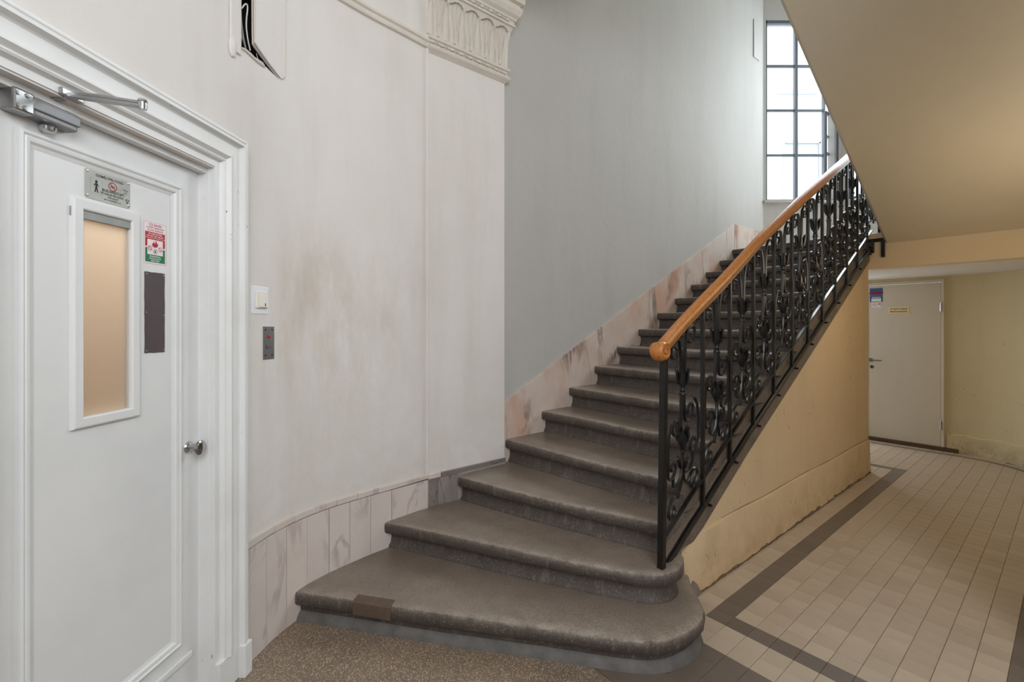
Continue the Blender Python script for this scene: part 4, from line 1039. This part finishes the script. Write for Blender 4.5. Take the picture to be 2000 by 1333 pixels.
# the straight panels share their meshes
t0 = TBAR[0]
p0_, subs = ornament(0.3125, lambda a, b_, d: S(t0 + a, 0.022 + d, zthin(t0 + 0.156) + 0.54 * (a - 0.156) + b_), rl)
for i in range(1, 11):
    dv = S(0.3125 * i, 0, 0) - S(0, 0, 0); dv.z = zthin(t0 + 0.3125 * i + 0.156) - zthin(t0 + 0.156)
    c_ = p0_.copy(); COL.objects.link(c_); c_.parent = rl; c_.matrix_parent_inverse = p0_.matrix_parent_inverse.copy(); c_.location = p0_.location + dv
    for s_ in subs:
        e = s_.copy(); COL.objects.link(e); e.parent = c_; e.matrix_parent_inverse = s_.matrix_parent_inverse.copy()
q = MB(); bar(q, S(3.40, 0.075, 2.30), S(3.40, 0.075, 3.42), 0.032); q.obj('newel_post', M['iron'], rl, bevel=0.003)
q = MB(); q.box((3.30, 0.0, 2.285), (3.315, 0.13, 2.32), S); q.box((3.29, 0.105, 2.13), (3.315, 0.135, 2.30), S); q.box((3.28, 0.02, 2.18), (3.315, 0.05, 2.30), S); q.obj('anchor_bracket', M['iron'], rl, bevel=0.004)

# ------------------------------------------------------------------ back wall of the passage, its door and right wall
wb = empty('wall_back', (0, 0, 0)); tag(wb, 'olive beige wall behind the passage curving into the right side', kind='structure')
DW0, DW1, DZ = -0.41, 0.3475, 2.0
q = MB()
q.box((TB, wB - 0.15, 0), (TB + 0.16, DW0, 2.4), S); q.box((TB, DW0, DZ), (TB + 0.16, DW1, 2.4), S); q.box((TB, DW1, 0), (TB + 0.16, WC, 2.4), S)
qu = MB(); qu.box((TB, wB - 0.15, 2.4), (TB + 0.16, WR, 3.125), S); qu.box((TB, wB - 0.15, 5.54), (TB + 0.16, WR, 6.6), S); qu.box((TB, wB - 0.15, 3.125), (TB + 0.16, wB + 0.08, 5.54), S); qu.box((TB, 1.1, 3.125), (TB + 0.16, WR, 5.54), S)
q.grid([[S(t, w, 0) for t, w in arc + [(0.6, WR)]], [S(t, w, 2.4) for t, w in arc + [(0.6, WR)]]])
qu.box((3.3, WR, 2.4), (TB + 0.16, WR + 0.15, 6.6), S); qu.obj('landing_wall', M['wall_stair'], wb)
q.obj('curved_wall', M['wall_back'], wb, smooth=True, angle=30)
arcm = [(TC + (RB - 0.004) * math.cos(a), WC + (RB - 0.004) * math.sin(a)) for a in [math.pi / 2 * (-0.0 + i / 16) for i in range(17)]]
q = MB(); basez = lambda i: 0.21 + 0.008 * math.sin(i * 1.7)
bpth = [(TB - 0.006, DW1 + 0.02)] + [(t - 0.005, w - 0.002) for t, w in arc]
q.grid([[S(t - 0.008, w - 0.004, 0) for t, w in bpth], [S(t - 0.004, w - 0.002, basez(i) - 0.008) for i, (t, w) in enumerate(bpth)], [S(t + 0.006, w + 0.002, basez(i)) for i, (t, w) in enumerate(bpth)]])
q.obj('damp_dado', M['wall_back'], wb, smooth=True, angle=30)
q = MB(); q.box((TB - 0.03, wB + 0.05, 0), (TB - 0.001, DW1 + 0.12, 0.048), S); tag(q.obj('baseboard_back', M['brown_base'], None, bevel=0.006), 'brown painted strip along the foot of the passage door', kind='structure')
d2_ = empty('door_2', S(TB, DW0, 0)); tag(d2_, 'flat beige metal door at the back of the low passage', kind='structure')
q = MB()
frame_sweep(q, [(DW1, 0.0), (DW1, DZ), (DW0, DZ), (DW0, 0.0)], [(0, -0.01), (0, 0.012), (0.004, 0.016), (0.018, 0.016), (0.020, 0.010), (0.032, 0.010), (0.033, -0.02)], lambda s, z, d: S(TB - d, s, z))
q.obj('door_frame', M['door_beige'], d2_, smooth=True, angle=30)
q = MB(); q.box((TB - 0.004, DW0 + 0.034, 0.0), (TB + 0.04, DW1 - 0.034, DZ - 0.035), S); q.obj('door_leaf', M['door_beige'], d2_, bevel=0.003)
BF = lambda x, z, d: S(TB - 0.004 - d, x, z)
for z in (1.67, 0.29):
    q = MB(); q.tube([BF(DW1 - 0.030, z - 0.045, 0.012), BF(DW1 - 0.030, z + 0.045, 0.012)], 0.009, 8); q.tube([BF(DW1 - 0.030, z + 0.045, 0.012), BF(DW1 - 0.030, z + 0.06, 0.012)], 0.005, 6); q.obj('hinge', M['steel'], d2_, smooth=True)
q = MB(); q.tube([BF(-0.345, 1.022, 0.0), BF(-0.345, 1.022, 0.045)], 0.009, 8); q.tube(smooth2([BF(-0.345, 1.022, 0.042), BF(-0.30, 1.022, 0.046), BF(-0.225, 1.020, 0.042)], 1), 0.008, 8); q.lathe([(0.002, 0), (0.022, 0), (0.021, 0.005), (0.002, 0.006)], lambda x, y, h: BF(-0.345 + x, 1.022 + y, h), 16)
q.obj('door_handle', M['steel'], d2_, smooth=True, angle=40)
q = MB(); q.lathe([(0.002, 0), (0.022, 0), (0.021, 0.004), (0.002, 0.005)], lambda x, y, h: BF(-0.336 + x, 0.935 + y, h), 16); es = q.obj('lock_rose', M['steel'], d2_, smooth=True, angle=40)
q = MB(); q.box((-0.341, 0.920, 0.004), (-0.331, 0.942, 0.0062), lambda x, z, d: BF(x, z, d)); q.obj('keyhole', M['black'], es)
pf = lambda x, y, d: BF(-0.290 + x, 1.847 + y, 0.001 + d)
po = empty('blue_notice', BF(-0.29, 1.76, 0), 'small blue notice with a red band stuck on the beige passage door', 'notice')
q = MB(); q.box((-0.356, 1.760, 0.0), (-0.224, 1.934, 0.001), lambda x, z, d: BF(x, z, d)); q.obj('sheet', M['blue'], po)
q = MB(); flat(q, -0.066, 0.030, 0.066, 0.070, pf); flat(q, -0.066, -0.085, -0.052, -0.02, pf); flat(q, 0.052, -0.085, 0.066, -0.02, pf); q.obj('dark_print', M['navy'], po)
q = MB(); flat(q, -0.070, 0.010, 0.070, 0.034, pf, 0.0006); poly(q, [(-0.03, 0.034), (0.03, 0.034), (0.0, 0.052)], pf, 0.0006); q.obj('red_band', M['red'], po)
letter(po, lambda x, y, d: pf(x, y, d + 0.0006), [('FIGYELEM', 0.022, 0, 0.022)], M['black'])
q = MB(); flat(q, -0.050, -0.082, 0.050, -0.046, pf); flat(q, -0.045, -0.036, 0.045, -0.028, pf); q.obj('white_print', M['white_ink'], po)
sl = empty('small_label', BF(-0.3, 1.69, 0), 'tiny white label with red lettering just below the blue notice', 'label')
q = MB(); q.box((-0.338, 1.688, 0.0), (-0.246, 1.746, 0.001), lambda x, z, d: BF(x, z, d)); q.obj('sheet', M['white_ink'], sl)
letter(sl, lambda x, y, d: BF(-0.302 + x, 1.717 + y, 0.0012 + d), [('VIGYÁZAT', 0.0145, 0, 0.012), ('ZÁRVA', 0.0145, 0, -0.006)], M['red'])
q = MB(); q.box((-0.262, 1.722, 0.001), (-0.249, 1.740, 0.0016), lambda x, z, d: BF(x, z, d)); q.obj('dark_square', M['navy'], sl)
yl = empty('door_label', BF(-0.07, 1.605, 0), 'pale yellow label with two black text lines on the beige passage door', 'label')
q = MB(); q.box((-0.170, 1.604, 0.0), (0.032, 1.688, 0.002), lambda x, z, d: BF(x, z, d)); q.obj('plate', M['label_yellow'], yl)
letter(yl, lambda x, y, d: BF(-0.069 + x, 1.646 + y, 0.0023 + d), [('AZ AJTÓT KÉRJÜK', 0.0205, 0, 0.016), ('MINDIG BEZÁRNI!', 0.0205, 0, -0.016)], M['black'])

# ------------------------------------------------------------------ window wall with the landing window
wwn = empty('wall_window', (0, 0, 0)); tag(wwn, 'pale wall with the tall landing window above the stairs', kind='structure')
YW = KX.y; XL, XR = KX.x, S(TB, wB).x
SIL, TOPZ = 3.125, 5.54
def zw(v): return H + (V0 - v) / F * YW
WX0, WX1 = (1496 - U0) / F * YW, XR - 0.02
q = MB(); bx_ = lambda x, y, z: Vector((x, y, z))
q.box((XL - 0.2, YW, 2.1), (XR + 0.1, YW + 0.16, SIL)); q.box((XL - 0.2, YW, TOPZ), (XR + 0.1, YW + 0.16, 6.6)); q.box((XL - 0.2, YW, SIL), (WX0, YW + 0.16, TOPZ)); q.box((WX1, YW, SIL), (XR + 0.1, YW + 0.16, TOPZ))
q.box((XL - 0.2, YW, 0), (3.62, YW + 0.16, 2.1)); q.box((4.18, YW, 0), (XR + 0.1, YW + 0.16, 2.1))
q.obj('window_wall', M['wall_stair'], wwn)
q = MB(); q.box((XL + 0.002, YW - 0.03, SIL - 0.035), (XR, YW + 0.1, SIL), bx_); tag(q.obj('window_sill', M['wall_stair'], None, bevel=0.006), 'pale plaster sill under the tall landing window', kind='structure'); bpy.data.objects['window_sill'].name = 'trim_3'
wi = empty('window_1', (WX0, YW, SIL)); tag(wi, 'tall dark framed landing window of small panes', kind='structure')
cols = [WX0, (1557 - U0) / F * YW, (1612 - U0) / F * YW, WX1]
rows_ = [SIL, zw(302), zw(214), zw(127), TOPZ]
q = MB(); y0, y1 = YW + 0.02, YW + 0.06
for x, hw in ((cols[0] + 0.012, 0.016), (cols[-1] - 0.012, 0.012)): q.box((x - hw, y0, SIL), (x + hw, y1, TOPZ))
q.box((WX0, y0, SIL), (WX1, y1, SIL + 0.02)); q.box((WX0, y0, TOPZ - 0.04), (WX1, y1, TOPZ)); q.obj('window_frame', M['frame_dark'], wi)
for x, hw in ((cols[1], 0.018), (cols[2], 0.010)):
    q = MB(); q.box((x - hw, y0 - 0.006, SIL), (x + hw, y1, TOPZ)); q.obj('mullion', M['frame_dark'], wi)
for z in rows_[1:-1]:
    q = MB(); q.box((WX0, y0 - 0.002, z - 0.012), (cols[2], y1 - 0.004, z + 0.012)); q.obj('glazing_bar', M['frame_dark'], wi)
for i in range(3):
    for j in range(4):
        if i == 2: continue
        q = MB(); q.box((cols[i] + 0.004, YW + 0.038, rows_[j] + 0.004), (cols[i + 1] - 0.004, YW + 0.042, rows_[j + 1] - 0.004)); q.obj('pane', M['glass'], wi)
# the open casement in the narrow right-hand light
oc = lambda a, b_, z: Vector((cols[2] + 0.02 + a * 0.80 + b_ * 0.6, YW + 0.06 + a * 0.6 - b_ * 0.8, z))
q = MB()
for a0, a1, z0_, z1_ in ((0, 0.03, SIL, zw(214)), (0.42, 0.45, SIL, zw(214)), (0, 0.45, SIL, SIL + 0.03), (0, 0.45, zw(214) - 0.03, zw(214)), (0, 0.45, zw(296) - 0.012, zw(296) + 0.012), (0, 0.45, zw(262) - 0.006, zw(262) + 0.006)):
    q.box((a0, 0, z0_), (a1, 0.03, z1_), oc)
cas = q.obj('open_casement', M['frame_dark'], wi)
q = MB(); q.box((0.03, 0.013, SIL + 0.03), (0.42, 0.017, zw(214) - 0.03), oc); q.obj('pane', M['glass'], cas)

w2_ = empty('added_window', S(TB, 0.3, SIL)); tag(w2_, 'added dark framed stair window, out of view on the back wall of the landing', kind='structure')  # unseen window put in so that light reaches the stair wall
q = MB(); wl0, wl1 = wB + 0.08, 1.1
for a, c_, z0_, z1_ in ((wl0, wl1, SIL, SIL + 0.03), (wl0, wl1, TOPZ - 0.04, TOPZ), (wl0, wl0 + 0.03, SIL, TOPZ), (wl1 - 0.03, wl1, SIL, TOPZ)): q.box((TB + 0.03, a, z0_), (TB + 0.07, c_, z1_), S)
q.obj('window_frame', M['frame_dark'], w2_)
for i in range(1, 4):
    q = MB(); w_ = lerp(wl0, wl1, i / 4); q.box((TB + 0.032, w_ - 0.012, SIL), (TB + 0.068, w_ + 0.012, TOPZ), S); q.obj('mullion', M['frame_dark'], w2_)
for z in rows_[1:-1]:
    q = MB(); q.box((TB + 0.034, wl0, z - 0.012), (TB + 0.066, wl1, z + 0.012), S); q.obj('glazing_bar', M['frame_dark'], w2_)
for i in range(4):
    for j in range(4):
        q = MB(); q.box((TB + 0.048, lerp(wl0, wl1, i / 4) + 0.004, rows_[j] + 0.004), (TB + 0.052, lerp(wl0, wl1, (i + 1) / 4) - 0.004, rows_[j + 1] - 0.004), S); q.obj('pane', M['glass'], w2_)

# courtyard building beyond the window
cb = empty('courtyard_building', (9.0, 15.0, 0), 'white rendered building across the courtyard seen through the landing window', 'building')
q = MB(); q.box((-4, 15.0, -1), (24, 15.4, 16)); q.obj('facade', M['facade'], cb)
q = MB(); q.box((8.6, 14.94, 8.95), (9.9, 15.0, 9.10)); q.obj('ledge', M['facade_grey'], cb, bevel=0.02)
for x in (8.85, 11.4):
    q = MB()
    for a in ((x, 14.93, 7.36, x + 1.15, 15.0, 7.46), (x - 0.06, 14.96, 5.2, x, 15.0, 7.4), (x + 1.09, 14.93, 5.2, x + 1.15, 15.0, 7.4)): q.box(a[:3], a[3:])
    wf = q.obj('window', M['facade_grey'], cb)
    q = MB(); q.box((x, 14.985, 5.2), (x + 1.09, 14.995, 6.95)); q.obj('pane', simple('pale_shutter', (186, 188, 192), 0.5), wf)
    q = MB(); q.box((x, 14.97, 6.95), (x + 1.09, 14.99, 7.36)); q.obj('shutter', M['facade_grey'], wf)
q = MB(); q.box((-4, 6.4, -0.2), (24, 15.0, -0.02)); tag(q.obj('courtyard_ground', M['facade_grey'], None), 'pale courtyard paving outside the landing window', kind='structure')

# ------------------------------------------------------------------ hall shell that lies outside the frame
hc = empty('ceiling_hall', (0, 0, 0)); tag(hc, 'cream hall ceiling and arch beam springing from the pilaster capital', kind='structure')
q = MB(); q.box((-8.5, -1.9, HT), (-0.30, 8.0, HT + 0.1), S); q.box((-0.30, 1.46, HT), (0.75, 8.0, HT + 0.1), S); q.obj('hall_ceiling', M['ceiling'], hc)
q = MB(); q.box((-0.58, -1.31, 3.80), (-0.31, 4.6, HT), S); q.box((-0.45, -1.4, HT), (-0.31, 1.6, 6.6), S); q.obj('arch_beam', M['soffit'], hc)
q = MB(); q.box((-0.45, -1.6, 6.6), (5.2, 1.7, 6.7), S); q.obj('stairwell_ceiling', M['ceiling'], hc)
q = MB(); q.box((-0.45, 1.46, 2.3), (4.2, 1.6, 6.6), S); q.obj('stairwell_wall', M['ceiling'], hc)
wh = empty('wall_hall', (0, 0, 0)); tag(wh, 'cream hall walls behind and to the right of the viewpoint', kind='structure')
q = MB(); q.box((0.6, WR, 0), (0.75, 8.0, HT), S); q.box((-8.5, 8.0, 0), (0.75, 8.15, HT), S)
q.box((-1.9, -4.1, 0), (-0.4, -4.0, HT)); q.box((2.2, -4.1, 0), (7.0, -4.0, HT)); q.box((-0.4, -4.1, 3.4), (2.2, -4.0, HT)); q.obj('hall_walls', M['wall_white'], wh)

# ------------------------------------------------------------------ floor: terrazzo and tiles
fl = empty('floor', (0, 0, 0)); tag(fl, 'cream tiled passage floor with grey bands meeting brown speckled terrazzo', kind='structure')
q = MB(); q.box((-8.5, -1.9, -0.12), (5.1, 8.0, -0.0035), S); q.obj('screed', M['grout'], fl)
T0, WT0, TSZ = -0.1435, 0.239, 0.1001
RT = -7.15
q = MB(); q.box((-8.5, -1.9, -0.02), (T0 + RT * TSZ, 8.0, 0.0), S); q.obj('terrazzo', M['terrazzo'], fl)
cache = {}
def tile_mesh(w_, l_, key):
    kk = (round(w_, 4), round(l_, 4), key)
    if kk not in cache:
        g = 0.0009 if key == 'tile_cream' else 0.0006; e = 0.0012
        q = MB(); a0, a1, c0, c1 = -w_ / 2 + g, w_ / 2 - g, -l_ / 2 + g, l_ / 2 - g
        q.grid([[(a0, c0, -0.008), (a1, c0, -0.008), (a1, c1, -0.008), (a0, c1, -0.008)], [(a0, c0, -0.0012), (a1, c0, -0.0012), (a1, c1, -0.0012), (a0, c1, -0.0012)], [(a0 + e, c0 + e, 0), (a1 - e, c0 + e, 0), (a1 - e, c1 - e, 0), (a0 + e, c1 - e, 0)]], close=True)
        q.f.append((8, 9, 10, 11)); q.mi.append(0)
        cache[kk] = q.mesh('tile', M[key])
    return cache[kk]
tiles = []
def poly_in(p, P_):
    c_ = False
    for i in range(len(P_)):
        a, b_ = P_[i - 1], P_[i]
        if (a.y > p.y) != (b_.y > p.y) and p.x < (b_.x - a.x) * (p.y - a.y) / (b_.y - a.y) + a.x: c_ = not c_
    return c_
sp1 = offs(FR[0], -0.03) + [Vector((0.5, 3.0)), Vector((-0.9, 3.0))]
for r in range(-8, 51):
    for c_ in range(-17, 24):
        w0, w1 = WT0 + c_ * TSZ, WT0 + (c_ + 1) * TSZ; a0, a1 = T0 + r * TSZ, T0 + (r + 1) * TSZ
        if r == -8: a0 = T0 + RT * TSZ
        if a1 - a0 < 0.03: continue
        if w1 > 1.30 and r > 7: w1 = min(w1, 1.30)
        if a0 < 3.31:                                   # left limit: the ochre wall
            if a1 > -0.12: w0 = max(w0, 0.013)
            elif c_ < -9: continue
        else: w0 = max(w0, -1.3)
        if a1 > 4.9: a1 = 4.9
        if w1 - w0 < 0.02 or a1 - a0 < 0.02: continue
        tc, wc = (a0 + a1) / 2, (w0 + w1) / 2
        if tc > TC and wc > WC and math.hypot(tc - TC, wc - WC) > RB - 0.0: continue
        p = S(tc, wc)
        if p.y < 0.9 or poly_in(p.to_2d(), sp1): continue
        u, v = U0 + F * p.x / p.y, V0 + F * H / p.y
        if not (-60 < u - 1100 < 980 and v < 1420): continue
        dark = (-1 <= c_ < 0 and 0 <= r < 37.6) or (r == 0 and -1 <= c_ < 9) or r < -2 or (c_ >= 9 and r > -3) or (r == 37 and c_ < 0)
        area_ = (w1 - w0) * (a1 - a0) / p.y ** 3
        if a0 < 3.31 and False: pass
        tiles.append((area_, p, w1 - w0, a1 - a0, 'tile_grey' if dark else 'tile_cream'))
tiles.sort(key=lambda x: -x[0])
rest = {'tile_grey': MB(), 'tile_cream': MB()}
rz = math.atan2(EC.y, EC.x)
for i, (ar, p, w_, l_, key) in enumerate(tiles):
    me = tile_mesh(w_, l_, key)
    dz_r = random.uniform(-0.0006, 0.0004)
    mt = Matrix.Translation((p.x, p.y, dz_r)) @ Matrix.Rotation(rz + random.uniform(-0.004, 0.004), 4, 'Z') @ Matrix.Rotation(random.uniform(-0.004, 0.004), 4, 'X') @ Matrix.Rotation(random.uniform(-0.004, 0.004), 4, 'Y')
    if i < 298:
        o = bpy.data.objects.new('tile', me); COL.objects.link(o); o.parent = fl; o.matrix_basis = mt
    else:
        rest[key].add([mt @ v.co for v in me.vertices], [tuple(f.vertices) for f in me.polygons])
for key, nm in (('tile_cream', 'far_cream_tiles'), ('tile_grey', 'far_grey_tiles')):
    tag(rest[key].obj(nm, M[key], fl), kind='stuff')
q = MB(); bs = [(RB - 0.14), (RB - 0.19)]
aa = [math.pi / 2 * i / 20 for i in range(21)]
q.grid([[S(TB - (RB - r_), wB + 0.1, 0.0012)] + [S(TC + r_ * math.cos(a), WC + r_ * math.sin(a), 0.0012) for a in aa] for r_ in bs]); q.obj('border_strip', M['tile_grey'], fl)
for o in bpy.data.objects:
    if o.name.split('.')[0] in ('line_work', 'emblem', 'red_print', 'green_print', 'white_print', 'dark_print', 'prohibition_ring'): o['kind'] = 'stuff'
print('tiles', len(tiles))
